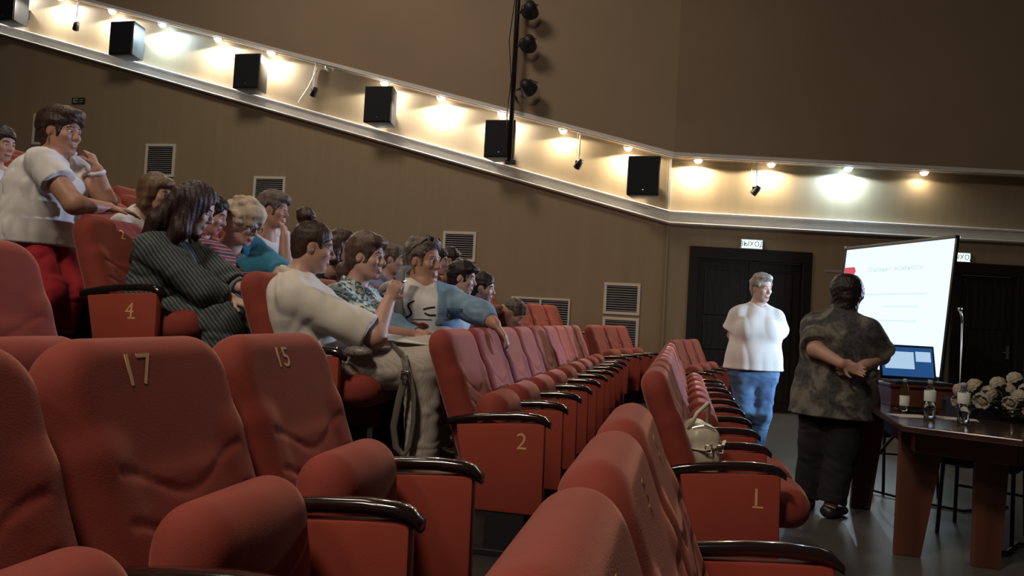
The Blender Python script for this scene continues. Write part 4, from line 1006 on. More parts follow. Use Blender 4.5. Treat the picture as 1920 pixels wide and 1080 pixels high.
def denim_jacket(p):
    g, L, FW, U_, S = p['g'], p['L'], p['FW'], p['U'], p['S']; q = 1.30; inf = 0.034
    sq = (L, 0.70)
    P_ = [cap(g(-0.02), g(0.25, 0.0), 0.118*q+inf, 0.105*q+inf, k=0.05, sq=sq), cap(g(0.25, 0.0), g(0.6), 0.105*q+inf, 0.108*q+inf, k=0.05, sq=sq),
          cap(g(0.6), g(0.80, -0.01), 0.108*q+inf, 0.088*q+inf, k=0.05, sq=sq), cap(S['l'], S['r'], 0.062*q**0.5+inf*0.8, k=0.05)]
    P_ += [ell(g(0.58, 0.085*q, s*0.072), (0.068*q*0.9+inf, 0.075*q+inf, 0.075*q+inf), [FW, L, U_], k=0.05) for s in (-1, 1)]
    for s in 'lr':
        a, e, w_ = p['AR'][s]
        P_ += [cap(a, e, 0.055*q**0.7+0.026, 0.046*q**0.7+0.024, k=0.03), cap(e, w_, 0.044*q**0.6+0.022, 0.045, k=0.03, cl=[(e+(w_-e)*0.72, w_-e)])]
    # open front: cut away a wedge over the chest
    P_.append(rbox(g(0.45, 0.17, -0.135), (0.22, 0.200, 0.40), 0.02, [FW, L, U_], op=1, k=0.01))
    P_.append(cap(p['neck']+U_*0.12, p['neck']+FW*0.06-U_*0.10, 0.085, 0.06, op=1, k=0.01))
    j = obj('denim_jacket', implicit('jacket', P_, 0.0075, noise=[(0.006, folds(21, 18))], clips=[(tuple(g(0.0)), tuple(-U_))]), DEN, p['root'])
    c = MB()
    n_ = p['neck']
    obj('jacket_collar', implicit('collar', [cap(n_+L*0.075+FW*0.03-U_*0.01, n_+L*0.115+FW*0.135-U_*0.11, 0.022, 0.030, k=0.01, sq=(L, 0.6)), cap(n_-FW*0.07+U_*0.015, n_+L*0.075+FW*0.03-U_*0.01, 0.024, 0.022, k=0.01), cap(n_-FW*0.07+U_*0.015, n_-L*0.075+FW*0.02, 0.024, 0.022, k=0.01)], 0.006), DEN, j)
    return j
P11J = denim_jacket(P11)
DEND = mat('dark_denim_seam', (0.06, 0.12, 0.19), 0.9)
def surf_draw(p, target, strokes, m, name, lift=0.002, parent=None):
    """lay drawn strokes on a garment: each stroke = (points (l,u) in the torso frame, radius)"""
    bvh = BVHTree.FromPolygons([v.co for v in target.data.vertices], [tuple(f.vertices) for f in target.data.polygons])
    FW = Vector(p['FW'])
    b = MB()
    for pts, r in strokes:
        out = []
        for (l, u) in pts:
            o_ = Vector(p['g'](u, 0.6, l)); hit = bvh.ray_cast(o_, -FW)
            if hit[0] is not None: out.append(hit[0]+FW*lift)
        if len(out) > 1: b.tube(out, r, 6, cap=True)
    return b.build(name, m, parent or p['root'], smooth=True)
def curve_pts(P_, n=14):
    out = []
    for i in range(len(P_)-1):
        p0, p1, p2, p3 = P_[max(i-1, 0)], P_[i], P_[i+1], P_[min(i+2, len(P_)-1)]
        for k in range(n):
            t = k/n
            out.append(tuple(0.5*((2*p1[j])+(-p0[j]+p2[j])*t+(2*p0[j]-5*p1[j]+4*p2[j]-p3[j])*t*t+(-p0[j]+3*p1[j]-3*p2[j]+p3[j])*t**3) for j in (0, 1)))
    return out+[P_[-1]]
INK = mat('black_print', (0.012, 0.012, 0.012), 0.7); LIPR = mat('dark_red_print', (0.20, 0.035, 0.03), 0.7)
dl = -0.045
sh = lambda pts: [(a+dl, b) for a, b in pts]
surf_draw(P11, P11['top'], [(curve_pts(sh([(-0.03, 0.72), (-0.065, 0.64), (-0.04, 0.52), (-0.07, 0.44), (-0.11, 0.38), (-0.11, 0.28)])), 0.0055), (curve_pts(sh([(0.03, 0.605), (0.06, 0.635), (0.10, 0.66)])), 0.0055), (curve_pts(sh([(0.04, 0.55), (0.07, 0.53), (0.11, 0.54)])), 0.005), (curve_pts(sh([(-0.03, 0.43), (0.02, 0.445), (0.09, 0.46)])), 0.0022)], INK, 'line_print', parent=P11['top'])
surf_draw(P11, P11['top'], [(curve_pts(sh([(-0.045, 0.355), (-0.01, 0.38), (0.01, 0.37), (0.04, 0.385), (0.07, 0.36)])), 0.008), (curve_pts(sh([(-0.04, 0.35), (0.0, 0.325), (0.035, 0.325), (0.065, 0.355)])), 0.009), (sh([(-0.03, 0.353), (0.055, 0.355)]), 0.012)], LIPR, 'lips_print', parent=P11['top'])
surf_draw(P11, P11J, [([(0.135, 0.66), (0.195, 0.66), (0.195, 0.55), (0.165, 0.525), (0.135, 0.55), (0.135, 0.66)], 0.0035), ([(0.135, 0.635), (0.195, 0.635)], 0.003)], DEND, 'breast_pocket', parent=P11J)
SUNG = mat('sunglass_lens', (0.01, 0.01, 0.012), 0.1)
def head_sunglasses(p):
    H = p['H']; b = MB()
    Mx = Matrix(((H.f[0], H.l[0], H.u[0]), (H.f[1], H.l[1], H.u[1]), (H.f[2], H.l[2], H.u[2]))).to_4x4()
    for s in (-1, 1):
        b.sphere(Vector(H.p(0.065, s*0.034, 0.122)), (0.012, 0.028, 0.022), 12, M=Mx @ Matrix.Rotation(R(-45), 4, 'Y'))
        b.tube([Vector(H.p(0.055, s*0.064, 0.122)), Vector(H.p(0.0, s*0.096, 0.075)), Vector(H.p(-0.05, s*0.10, 0.02))], 0.003, 6)
    b.tube([Vector(H.p(0.072, -0.012, 0.128)), Vector(H.p(0.072, 0.012, 0.128))], 0.003, 6)
    b.build('sunglasses', SUNG, p['root'], smooth=True)
head_sunglasses(P11); ear_ring(P11, -1, P11['root'], 0.014)
BAGD = mat('dark_strap_leather', (0.025, 0.028, 0.034), 0.5); TAUPE = mat('taupe_leather', (0.16, 0.145, 0.125), 0.5)
# --- heads further along
def simple(label, head, pel, **k):
    k.setdefault('h', 0.010); k.setdefault('fat', 1.1)
    base = (pel[0], pel[1], pel[2]-0.555)
    return person(label, base, head, pel, **k)
simple('person with brown hair hidden behind the floral shirt, only the hair showing', (-2.560, 5.465, 1.668), (-2.98, 5.92, FL[4]+0.56), hyaw=0, tyaw=0, top=dict(m=NAVY, sleeve=0.9), hair='bob', hair_m=H_BROWN)
simple('grey-haired person in a lilac shirt seen between the floral and denim women', (-2.406, 6.166, 1.635), (-2.66, 6.25, FL[4]+0.44), hyaw=2, hpitch=3, tyaw=0, top=dict(m=LILAC, sleeve=0.9, collar=LILAC), hair='crop', hair_m=H_SALT, skin=SKIN_P)
simple('person half hidden behind the face of the denim woman, only a profile showing', (-2.153, 6.580, 1.663), (-2.48, 6.78, FL[4]+0.48), hyaw=4, hpitch=3, tyaw=0, top=dict(m=MAROON, sleeve=0.9), hair='crop', hair_m=H_DARK, skin=SKIN_P)
simple('dark-haired man in a dark shirt below the grille right of the denim woman', (-2.180, 7.085, 1.701), (-2.50, 7.30, FL[4]+0.52), hyaw=4, hpitch=4, tyaw=0, top=dict(m=MAROON, sleeve=0.9), hair='crop', hair_m=H_DARK, bust=0)
simple('person with a dark bowl haircut just right of the denim jacket', (-1.728, 5.962, 1.495), (-1.90, 6.0, FL[3]+0.53), hyaw=2, hpitch=8, tyaw=0, sc=1.05, top=dict(m=MINT, sleeve=0.9), hair='fringe', hair_m=H_DARK, skin=SKIN_P)
simple('woman with dark tied-back hair in a maroon top lit from the screen', (-1.655, 6.339, 1.437), (-1.88, 6.48, FL[3]+0.50), hyaw=0, hpitch=8, tyaw=0, sc=1.0, top=dict(m=MAROON, sleeve=1.5, collar=MAROON), hair='bun' if False else 'crop', hair_m=H_DARK, skin=SKIN_P)
simple('person in a rust brown top bending low, rightmost of the audience', (-1.494, 6.843, 1.234), (-1.86, 7.02, FL[3]+0.53), hyaw=0, hpitch=38, tyaw=-4, neck=(-1.556, 6.808, 1.240), top=dict(m=BROWNC, sleeve=1.7, inf=0.024), hair='crop', hair_m=H_SALT)

# --- standing woman by the door
JEANS = pattern('blue_jeans', 'jeans')
pel18 = (0.635, 7.16, 0.86)
P18 = person('woman in white t-shirt and blue jeans standing by the door, hands behind back', (0.635, 7.16, 0.0), (0.675, 7.158, 1.575), pel18, hyaw=-52, hpitch=6, tyaw=-84, fat=1.14, sc=0.95,
             neck=(0.652, 7.189, 1.428),
             hands={'r': dict(e=(0.456, 7.226, 1.150), w=(0.572, 7.433, 0.957), d=(0.5, 0.35, -0.6), n=(0, 1, 0.2), curl=0.5), 'l': dict(e=(0.850, 7.365, 1.161), w=(0.819, 7.518, 0.969), d=(-0.6, 0.3, -0.5), n=(0, 1, 0.2), curl=0.5)},
             legs={'r': dict(k=(0.575, 7.14, 0.46), a=(0.57, 7.20, 0.095), t=-95), 'l': dict(k=(0.72, 7.16, 0.46), a=(0.69, 7.24, 0.095), t=-75)},
             top=dict(m=WHITE, sleeve=0.72, flare=0.035, inf=0.034, amp=0.006, seed=14, freq=10, hem=0.855, hemflare=0.012, name='t_shirt', neck=0.056, vneck=0.0), bottom=dict(m=JEANS, inf=0.014, wide=0.012), shoes=SHOE, hair='swept', hair_m=H_GREY, skin=SKIN_P, h=0.0075)
# --- person at the table seen from behind
CAMO = pattern('dark_patterned_shirt', 'camo')
P19 = person('person seen from behind in a dark patterned shirt, hands clasped, by the table', (1.02, 5.62, 0.0), (1.098, 5.647, 1.475), (1.03, 5.63, 0.84), hyaw=58, hpitch=2, tyaw=62, fat=1.30, sc=1.02,
             neck=(1.062, 5.612, 1.356),
             hands={'l': dict(e=(0.884, 5.509, 1.106), w=(1.015, 5.336, 1.028), d=(0.75, -0.1, -0.25), n=(-0.5, -0.8, 0.1), curl=0.45), 'r': dict(e=(1.316, 5.626, 1.083), w=(1.135, 5.383, 1.006), d=(-0.85, -0.1, -0.15), n=(0.3, 0.9, 0), curl=0.6)},
             legs={'l': dict(k=(0.93, 5.68, 0.46), a=(0.90, 5.70, 0.095), t=75), 'r': dict(k=(1.08, 5.58, 0.46), a=(1.02, 5.52, 0.095), t=50)},
             top=dict(m=CAMO, sleeve=0.92, flare=0.025, inf=0.03, amp=0.007, seed=16, freq=16, hem=0.66, hemflare=0.035, name='patterned_shirt', collar=CAMO), bottom=dict(m=BLACKC, inf=0.02, wide=0.035), shoes=SHOE, hair='full', hair_m=H_DARK, h=0.0075)

# =================================================================== PROPS
# --- projection screen on a tripod
sA, sB = Vector((1.96, 10.87, 0)), Vector((2.74, 9.10, 0))      # far and near lower corners in plan
sd = (sB-sA).normalized(); sw = (sB-sA).length; sn = Vector((sd.y, -sd.x, 0)); sn = sn if sn.x < 0 else -sn
root = empty('projection_screen', (sA+sB)/2, 'large glowing white projection screen on a stand beside the second door', 'screen')
root.matrix_world = Matrix(((sd.x, sn.x, 0, (sA.x+sB.x)/2), (sd.y, sn.y, 0, (sA.y+sB.y)/2), (0, 0, 1, 0), (0, 0, 0, 1)))
z0, z1 = 0.80, 2.31
root.matrix_world = root.matrix_world @ Matrix.Translation((0, 0, 0.8)) @ Matrix.Rotation(R(5.2), 4, 'X') @ Matrix.Translation((0, 0, -0.8))
SCR = glow('lit_screen', (0.80, 0.95, 1.0), 1.15)
hw = sw/2
MB().box(-hw+0.025, hw-0.025, 0.0, 0.012, z0, z1).build('lit_surface', SCR, root)
MB().box(-hw, hw, -0.015, 0.0, z0-0.02, z1+0.02).build('backing', black_matt, root)
MB().box(-hw, hw, -0.03, 0.03, z1, z1+0.035, 0.006).box(-hw, hw, -0.035, 0.035, z0-0.06, z0, 0.01).box(-hw-0.006, -hw+0.02, -0.015, 0.018, z0, z1).box(hw-0.02, hw+0.006, -0.015, 0.018, z0, z1).build('frame', black_matt, root)
MB().box(-hw-0.02, -hw+0.03, -0.03, 0.03, z1-0.0, z1+0.05, 0.006).build('corner_cap', SILVER, root)
MB().tube([(0, -0.06, 0.30), (0, -0.06, 2.36)], 0.016).build('stand_pole', black_matt, root)
for a in (90, 210, 330):
    MB().tube([(0, -0.06, 0.62), (0.5*math.cos(R(a)), -0.06-0.5*abs(math.sin(R(a)))*(1 if a != 90 else -0.6), 0.02)], 0.012).build('leg', black_matt, root)
def on_screen(name, me, m, x, z):
    o = obj(name, me, m, root); o.matrix_local = Matrix(((-1, 0, 0, x), (0, 0, 1, 0.0135), (0, 1, 0, z), (0, 0, 0, 1)))
    # seen from the front the +x of the screen plane runs from far (left in view) to near
    o.matrix_local = Matrix(((1, 0, 0, x), (0, 0, 1, 0.0135), (0, 1, 0, z), (0, 0, 0, 1)))
    return o
tag(on_screen('slide_title', text_mesh('Основные активности', 0.09, 0.0005), glow('faint_title_ink', (0.62, 0.78, 0.82), 1.0), 0.02, 2.02), kind='stuff')
tagm = glow('red_tag_light', (0.75, 0.10, 0.13), 0.9)
me = mesh_arrays('slide_red_tag', [(0, -0.055, 0), (0.20, -0.055, 0), (0.235, 0, 0), (0.20, 0.055, 0), (0, 0.055, 0)], [(0, 1, 2, 3, 4)], False)
on_screen('slide_red_tag', me, tagm, -hw+0.03, 2.02)
ft = glow('faint_slide_ink', (0.74, 0.93, 0.97), 1.0)
for z, x0, w_ in [(1.70, -0.55, 1.15), (1.55, -0.1, 0.6), (1.38, -0.55, 1.05), (1.20, -0.5, 0.5), (1.06, 0.1, 0.4)]:
    on_screen('slide_line', mesh_arrays('slide_line', [(0, 0, 0), (w_, 0, 0), (w_, 0.022, 0), (0, 0.022, 0)], [(0, 1, 2, 3)], False), ft, x0, z)
root = empty('microphone_stand', (2.66, 8.30, 0), 'thin metal microphone stand right of the projection screen', 'microphone stand')
MB().lathe([(0.0, 0.03), (0.03, 0.03), (0.13, 0.012), (0.14, 0.0), (0, 0)], seg=24).build('base', black_matt, root, smooth=True)
MB().tube([(0, 0, 0.02), (0, 0, 1.38)], 0.007).build('pole', steel, root, smooth=True)
m_ = MB().tube([(0, 0, 1.38), (-0.01, -0.01, 1.44), (-0.03, -0.02, 1.50)], 0.011).build('microphone', steel, root, smooth=True)
MB().sphere((-0.03, -0.02, 1.51), 0.02).build('mic_head', steel, m_, smooth=True)

# --- table
tw = wood('brown_table_wood', (0.085, 0.030, 0.018), (0.125, 0.047, 0.027), 0.38, 1.6, 'X')
tt = wood('dark_table_top', (0.040, 0.020, 0.018), (0.060, 0.030, 0.024), 0.22, 1.5, 'X', coat=0.4)
root = empty('table', (1.7, 5.1, 0), 'dark wooden table with tapered panel legs at the lower right', 'table')
TP = [(1.235, 5.66), (1.155, 4.46), (1.64, 4.22), (3.0, 4.15), (3.1, 6.05), (1.45, 6.15)]
TPl = [(x-1.7, y-5.1) for x, y in TP]
MB().prism(TPl, 0.725, 0.76, axis='z', bev=0.006).build('tabletop', tt, root)
ap = [((x-1.7)*0.86+0.05, (y-5.1)*0.80+0.03) for x, y in TP]
b = MB()
for i in range(len(ap)):
    p, q = Vector((*ap[i], 0)), Vector((*ap[(i+1) % len(ap)], 0)); d = q-p
    M = Matrix.Translation(p) @ Matrix.Rotation(math.atan2(d.y, d.x), 4, 'Z')
    b.box(0, d.length, -0.011, 0.011, 0.60, 0.725, M=M)
b.build('apron', tw, root)
def tleg(x0t, x1t, x0b, x1b, y, thick=0.05, parent=None, rot=0):
    cx = (x0t+x1t)/2
    M = Matrix.Translation((cx-1.7, y-5.1, 0)) @ Matrix.Rotation(rot, 4, 'Z')
    MB().prism([(x0b-cx, 0), (x1b-cx, 0), (x1t-cx, 0.725), (x0t-cx, 0.725)], -thick/2, thick/2, bev=0.004, M=M).build('leg', tw, parent or root)
tleg(1.235, 1.475, 1.225, 1.36, 4.79); tleg(1.60, 1.77, 1.60, 1.735, 4.72)
tleg(1.235, 1.43, 1.215, 1.345, 5.90); tleg(2.72, 2.92, 2.76, 2.88, 4.70); tleg(2.70, 2.90, 2.74, 2.86, 5.85)
# lectern box with laptop
root = empty('lectern_box', (1.57, 5.62, 0.76), 'small brown wooden box on the table carrying the laptop', 'box', None, R(8))
MB().box(-0.20, 0.24, -0.02, 0.20, 0.0, 0.13, 0.006).box(-0.22, 0.26, -0.04, 0.22, 0.13, 0.15, 0.004).build('box_body', tw, root)
root = empty('laptop', (1.58, 5.62, 0.912), 'open laptop with a blue screen on the wooden box', 'laptop', None, R(10))
MB().box(-0.19, 0.19, -0.04, 0.20, 0.0, 0.018, 0.005).build('keyboard_base', black_matt, root)
MB().box(-0.165, 0.165, -0.02, 0.10, 0.018, 0.0205).build('keys', mat('grey_keys', (0.05, 0.05, 0.055), 0.5), root)
Ml = Matrix.Translation((0, 0.205, 0.015)) @ Matrix.Rotation(R(-14), 4, 'X')
lid = MB().box(-0.19, 0.19, 0.0, 0.012, 0.0, 0.245, 0.004, M=Ml).build('lid', black_matt, root)
MB().box(-0.174, 0.174, -0.002, 0.001, 0.022, 0.228, M=Ml).build('display', glow('laptop_blue', (0.018, 0.075, 0.22), 1.0), lid)
win = glow('laptop_window', (0.42, 0.60, 0.78), 1.0)
MB().box(-0.155, 0.045, -0.0045, -0.003, 0.075, 0.195, M=Ml).box(0.058, 0.160, -0.0045, -0.003, 0.130, 0.200, M=Ml).build('open_windows', win, lid)
# bottles
def clear_plastic():
    m = mat('clear_bottle', (0.88, 0.96, 0.96), 0.04, var=0.02, trans=1.0, ior=1.16); return m
CLEAR = clear_plastic(); LABEL = mat('white_bottle_label', (0.55, 0.58, 0.57), 0.6, var=0.12, nscale=30); CAPM = mat('pale_blue_cap', (0.35, 0.50, 0.58), 0.4)
WATER = mat('water', (0.95, 0.98, 1.0), 0.0, var=0.0, trans=1.0, ior=1.2)
def bottle(p, h, label, lab=(0.38, 0.68), full=0.45):
    root = empty('water_bottle', p, label, 'bottle', 'plastic water bottles on the table'); s = h/0.23
    prof = [(0.0, 0.004), (0.022, 0.0), (0.030, 0.006), (0.031, 0.03), (0.029, 0.045), (0.031, 0.055), (0.031, 0.145), (0.028, 0.165), (0.018, 0.19), (0.0125, 0.20), (0.0125, 0.215), (0, 0.215)]
    MB().lathe([(r*s, z*s) for r, z in prof], seg=24).build('bottle_body', CLEAR, root, smooth=True)
    MB().lathe([(0, 0.008*s), (0.027*s, 0.008*s), (0.028*s, h*full), (0, h*full)], seg=20).build('water', WATER, root, smooth=True)
    MB().lathe([(0.0, 0.230*s), (0.013*s, 0.230*s), (0.0145*s, 0.226*s), (0.0145*s, 0.208*s), (0.0128*s, 0.208*s)], seg=20).build('bottle_cap', CAPM, root, smooth=True)
    MB().lathe([(0.0316*s, h*lab[0]), (0.0318*s, h*lab[1]), (0.0311*s, h*lab[1]), (0.0311*s, h*lab[0])], seg=24).build('paper_label', LABEL, root, smooth=True)
bottle((1.545, 4.75, 0.76), 0.228, 'clear water bottle with a white label, rightmost of three and in front of the flowers', (0.50, 0.76))
bottle((1.405, 4.86, 0.76), 0.225, 'clear water bottle with a white label, middle of the three', (0.47, 0.74))
bottle((1.36, 5.20, 0.76), 0.205, 'greenish water bottle on the tray below the laptop, leftmost of three', (0.2, 0.5))
root = empty('tray', (1.40, 5.27, 0.76), 'dark oval tray beside the laptop box', 'tray')
root.location = (1.46, 5.30, 0.76)
MB().lathe([(0, 0.002), (0.10, 0.002), (0.125, 0.014), (0.128, 0.012), (0.10, 0.0), (0, 0.0)], seg=28).build('tray_dish', mat('dark_tray', (0.015, 0.017, 0.018), 0.25), root, smooth=True)
paper_m = mat('white_paper', (0.62, 0.62, 0.60), 0.7, var=0.03)
for (x, y, rz, lb) in [(1.34, 4.98, 20, 'white paper sheet lying on the table left of the middle bottle'), (1.60, 5.02, -12, 'white paper sheet lying on the table behind the right bottle')]:
    o = MB().box(-0.105, 0.105, -0.075, 0.075, 0, 0.0016).build('paper_sheet', paper_m, None, (x, y, 0.7605)); o.rotation_euler = (0, 0, R(rz)); tag(o, lb, 'paper')
# flowers
random.seed(7)
def bloom_mesh():
    P_ = [ell((0, 0, 0), (0.035, 0.035, 0.028), k=0.01)]
    for ring, (n, r, z, s, tl) in enumerate([(5, 0.020, 0.018, 0.020, 0.5), (7, 0.034, 0.006, 0.024, 0.9), (8, 0.042, -0.010, 0.026, 1.3)]):
        for i in range(n):
            a = 2*math.pi*(i+0.4*ring)/n; c, s_ = math.cos(a), math.sin(a)
            out = np.array((c*math.sin(tl), s_*math.sin(tl), math.cos(tl))); tan = np.array((-s_, c, 0)); up_ = np.cross(out, tan)
            P_.append(ell((r*c, r*s_, z), (0.006, s, s), [out, tan, up_], k=0.003))
    return implicit('bloom', P_, 0.003, noise=[(0.005, sines(3, 230, 6)), (0.003, sines(8, 420, 6))], smooth=1)
BL = bloom_mesh(); BLM = mat('cream_petals', (0.36, 0.33, 0.26), 0.7, var=0.2, nscale=25); BLP = mat('blush_petals', (0.38, 0.28, 0.23), 0.7, var=0.15, nscale=25)
BL.materials.append(BLM); BL2 = BL.copy(); BL2.materials.clear(); BL2.materials.append(BLP)
LEAF = mat('dark_green_leaf', (0.03, 0.065, 0.028), 0.5, var=0.3); STEM = mat('green_stem', (0.05, 0.09, 0.03), 0.6)
root = empty('flower_arrangement', (1.95, 5.15, 0.76), 'bouquet of cream blooms with dark leaves on the table, right edge', 'flowers')
MB().lathe([(0, 0), (0.07, 0), (0.10, 0.03), (0.105, 0.07), (0.095, 0.075), (0.085, 0.03), (0, 0.02)], seg=24).build('bowl', black_gloss, root, smooth=True)
spots = [(-0.33, -0.06, 0.17, 1), (-0.31, -0.03, 0.10, 0), (-0.24, -0.02, 0.20, 0), (-0.16, -0.04, 0.17, 0), (-0.10, 0.0, 0.23, 0), (-0.02, 0.02, 0.19, 0), (0.01, 0.06, 0.26, 0), (0.07, 0.02, 0.20, 0), (-0.06, -0.10, 0.12, 0),
         (0.02, -0.16, 0.07, 1), (0.10, -0.16, 0.08, 1), (0.09, -0.08, 0.14, 1), (0.17, -0.05, 0.15, 1), (0.18, 0.02, 0.20, 1), (0.25, 0.05, 0.13, 0), (-0.02, -0.08, 0.16, 0), (-0.20, -0.08, 0.12, 0), (0.22, -0.10, 0.10, 1), (-0.27, 0.05, 0.15, 0), (0.14, -0.16, 0.05, 1)]
lf = MB()
for (x, y, z, pk) in spots:
    o = obj('bloom', BL2 if pk else BL, None, root, (x, y, z)); s = random.uniform(0.72, 1.0); o.scale = (s, s, s)
    o.rotation_euler = (y*4-0.5+random.uniform(-.3, .3), x*3+random.uniform(-.3, .3)-0.2, random.uniform(0, 6))
    MB().tube([(x*0.1, y*0.1, 0.04), (x*0.6, y*0.6, z*0.55), (x, y, z-0.02)], 0.004, 6).build('stem', STEM, root)
    for k in range(4):
        a = random.uniform(0, 6.28); c = Vector((x*0.75+random.uniform(-.05, .05), y*0.75+random.uniform(-.05, .05), max(0.02, z*0.6+random.uniform(-.05, .05))))
        M = Matrix.Translation(c) @ Matrix.Rotation(a, 4, 'Z') @ Matrix.Rotation(random.uniform(-0.7, 0.7), 4, 'Y')
        vv = [lf.bm.verts.new(M @ Vector(q)) for q in [(0, 0, 0), (0.03, 0.020, 0.006), (0.065, 0.018, 0.004), (0.10, 0, -0.008), (0.065, -0.018, 0.004), (0.03, -0.020, 0.006), (0.05, 0, -0.002)]]
        for i in range(6): lf.bm.faces.new((vv[i], vv[(i+1) % 6], vv[6]))
tag(lf.build('leaves', LEAF, root), kind='stuff')

# --- stacking chairs behind the table
def chair(x, y, rz, label):
    root = empty('stacking_chair', (x, y, 0), label, 'chair', None, R(rz))
    MB().box(-0.21, 0.21, -0.20, 0.20, 0.43, 0.475, 0.018).build('seat', NAVY, root)
    MB().box(-0.20, 0.20, 0.20, 0.235, 0.60, 0.86, 0.015).build('backrest', NAVY, root)
    for sx in (-1, 1):
        MB().tube([(sx*0.20, -0.20, 0.0), (sx*0.19, -0.18, 0.43)], 0.012).build('leg', black_matt, root)
        MB().tube([(sx*0.20, 0.24, 0.0), (sx*0.19, 0.19, 0.43), (sx*0.19, 0.235, 0.84)], 0.012).build('leg', black_matt, root)
    MB().tube([(-0.195, -0.185, 0.25), (0.195, -0.185, 0.25)], 0.009).build('stretcher', black_matt, root)
chair(1.92, 5.50, 150, 'dark stacking chair under the table between its two front legs'); chair(2.55, 5.28, 170, 'dark stacking chair at the right edge behind the table legs')
chair(1.75, 6.75, 185, 'dark chair beyond the table, behind the far table leg')
for i, (pts, lb) in enumerate([([(1.5, 5.9, 0.55), (1.46, 6.3, 0.3), (1.5, 6.5, 0.02), (1.7, 6.3, 0.012), (2.0, 6.1, 0.012), (2.4, 6.4, 0.012)], 'black cable hanging down behind the far table leg to the floor'), ([(1.75, 5.0, 0.012), (1.9, 5.05, 0.012), (2.05, 5.3, 0.012), (2.3, 5.15, 0.012), (2.6, 5.4, 0.012)], 'black cable lying in loops on the floor under the table')]):
    o = MB().tube([(*q, ) for q in [tuple(v) for v in pts]], 0.010, 8).build('cable', black_matt, None, smooth=True); tag(o, lb, 'cable')

# --- cream handbag on the front row
BAGC = mat('cream_leather', (0.58, 0.54, 0.43), 0.35, var=0.05, nscale=12, bump=0.15, bscale=90)
base = (0.10, 3.80, 0.525)
root = empty('handbag', base, 'cream leather handbag with silver strap on the first front row seat', 'bag', None, R(8))
bagm = implicit('bag', [rbox((0, 0, 0.115), (0.085, 0.15, 0.115), 0.05, k=0.02), ell((0, 0, 0.10), (0.105, 0.15, 0.10), k=0.05), cap((0, -0.10, 0.215), (0, 0.10, 0.215), 0.035, k=0.05)], 0.006, noise=[(0.004, folds(31, 24))], clips=[((0, 0, 0.002), (0, 0, -1))])
obj('bag_body', bagm, BAGC, root)
MB().tube([(-0.112, -0.05, 0.15), (-0.09, -0.13, 0.145), (0.0, -0.168, 0.14), (0.09, -0.13, 0.16), (0.112, -0.05, 0.17)], 0.012, 8, flat=(1.0, 0.45)).build('front_strap', BAGC, root, smooth=True)
MB().tube([(-0.06, -0.10, 0.22), (-0.03, -0.12, 0.30), (0.03, -0.05, 0.34), (0.05, 0.05, 0.32), (0.06, 0.10, 0.22)], 0.010, 8).build('handle', BAGC, root, smooth=True)
for x in (0.02, 0.075):
    MB().tube([(x-0.014, -0.178+abs(x)*0.35, 0.13), (x+0.014, -0.178+abs(x)*0.35, 0.13), (x+0.014, -0.178+abs(x)*0.35, 0.165), (x-0.014, -0.178+abs(x)*0.35, 0.165), (x-0.014, -0.178+abs(x)*0.35, 0.13)], 0.004, 6).build('buckle', SILVER, root, smooth=True)
MB().tube([(-0.05, -0.135, 0.235), (0.0, -0.14, 0.25), (0.05, -0.13, 0.235)], 0.003, 6).build('zip', SILVER, root)

# --- things with the woman in the cream blouse
root = empty('lap_bag', (-1.380, 3.851, 1.035), 'dark flat bag on the beige trousers, its long strap hanging down', 'bag')
o_ = Vector(root.location)
loc = lambda p: Vector(p)-o_
MB().box(-0.20, 0.18, -0.10, 0.14, -0.05, 0.0, 0.02).build('bag_body', BAGD, root, angle=40)
MB().box(-0.02, 0.21, -0.115, -0.10, -0.030, -0.008, 0.004).build('pale_zip_trim', mat('pale_trim_leather', (0.42, 0.38, 0.32), 0.4), root)
strap = [(-1.428, 3.707, 1.042), (-1.338, 3.626, 1.005), (-1.290, 3.609, 0.917), (-1.265, 3.618, 0.814), (-1.265, 3.632, 0.682), (-1.284, 3.652, 0.560), (-1.317, 3.668, 0.502), (-1.358, 3.657, 0.544), (-1.369, 3.641, 0.646), (-1.342, 3.622, 0.782), (-1.320, 3.614, 0.876), (-1.307, 3.604, 0.942), (-1.330, 3.628, 0.997)]
MB().tube([loc(p) for p in strap], 0.019, 8, flat=(0.35, 1.0)).build('strap', TAUPE, root, smooth=True)
p = loc((-1.305, 3.590, 0.907))
MB().tube([p+Vector((-0.02, 0, -0.02)), p+Vector((0.02, 0, -0.02)), p+Vector((0.02, 0, 0.02)), p+Vector((-0.02, 0, 0.02)), p+Vector((-0.02, 0, -0.02))], 0.004, 6).build('buckle', SILVER, root, smooth=True)
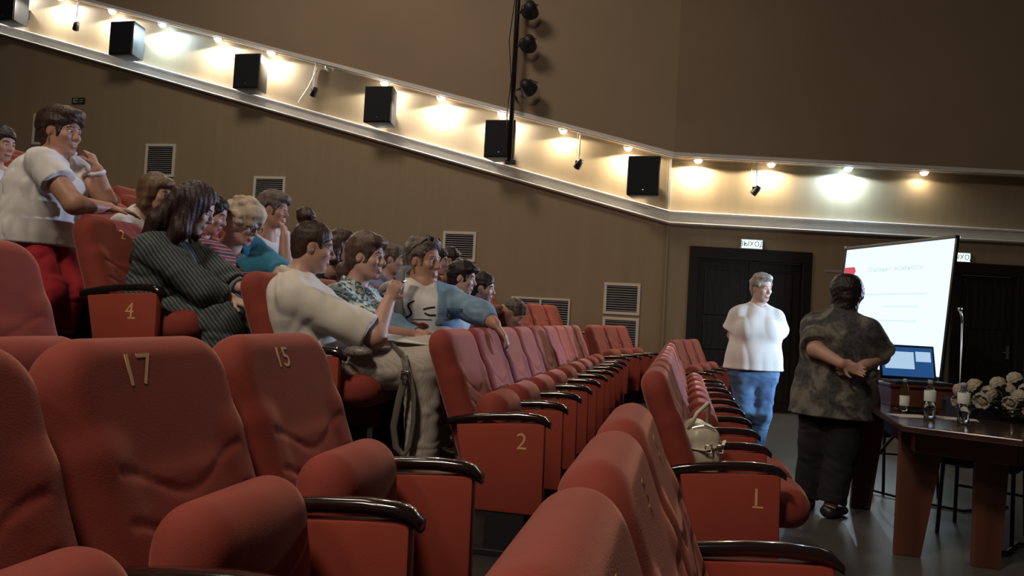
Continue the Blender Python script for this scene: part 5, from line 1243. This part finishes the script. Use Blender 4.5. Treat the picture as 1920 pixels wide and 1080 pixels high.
for q, lb, rz, tx in [((-1.397, 3.877, 1.067), 'white paper sheets lying on the dark lap bag', 25, 8)]:
    o = MB().box(-0.15, 0.10, -0.09, 0.10, 0, 0.004).build('paper_sheets', paper_m, None, q); o.rotation_euler = (R(tx), R(4), R(rz)); tag(o, lb, 'paper')
root = empty('pen', (-1.475, 3.810, 1.342), 'dark blue pen held in the raised hand of the cream blouse', 'pen')
MB().tube([(-0.06, -0.01, -0.03), (0.05, 0.01, 0.03)], [0.005, 0.005], 8).build('barrel', mat('blue_pen', (0.02, 0.03, 0.12), 0.3), root, smooth=True)
MB().tube([(0.05, 0.01, 0.03), (0.062, 0.012, 0.0365)], [0.005, 0.0015], 8).build('tip', SILVER, root)
# patterned pouch with a chain by her elbow
root = empty('grey_pouch', (-1.544, 3.560, 1.007), 'small grey pouch with a silver chain at the elbow of the cream blouse', 'bag')
MB().sphere((0, 0, 0), (0.075, 0.04, 0.032), 16).build('pouch', mat('grey_snake_leather', (0.20, 0.19, 0.18), 0.4, var=0.4, nscale=60), root, smooth=True)
MB().tube([(-0.07, -0.02, 0.0), (-0.10, -0.03, 0.02), (-0.08, -0.03, -0.03), (-0.05, -0.04, -0.045)], 0.006, 8).build('chain', SILVER, root, smooth=True)
# backpack strap of the woman in the denim jacket
root = empty('shoulder_bag', (-1.635, 4.304, 1.124), 'dark shoulder bag held in front of the denim woman, grey strap upward', 'bag')
o_ = Vector(root.location)
MB().tube([Vector(p)-o_ for p in ((-1.646, 4.464, 1.487), (-1.650, 4.362, 1.442), (-1.636, 4.307, 1.335), (-1.623, 4.283, 1.225), (-1.606, 4.280, 1.132))], 0.030, 10, flat=(1.0, 0.3)).build('strap', mat('grey_strap', (0.10, 0.11, 0.11), 0.6), root, smooth=True)
obj('bag_body', implicit('bag', [rbox((0.05, 0.02, -0.09), (0.13, 0.06, 0.08), 0.04, k=0.02)], 0.008, noise=[(0.005, folds(3, 20))]), cloth('mint_bag_cloth', (0.36, 0.50, 0.52)), root)
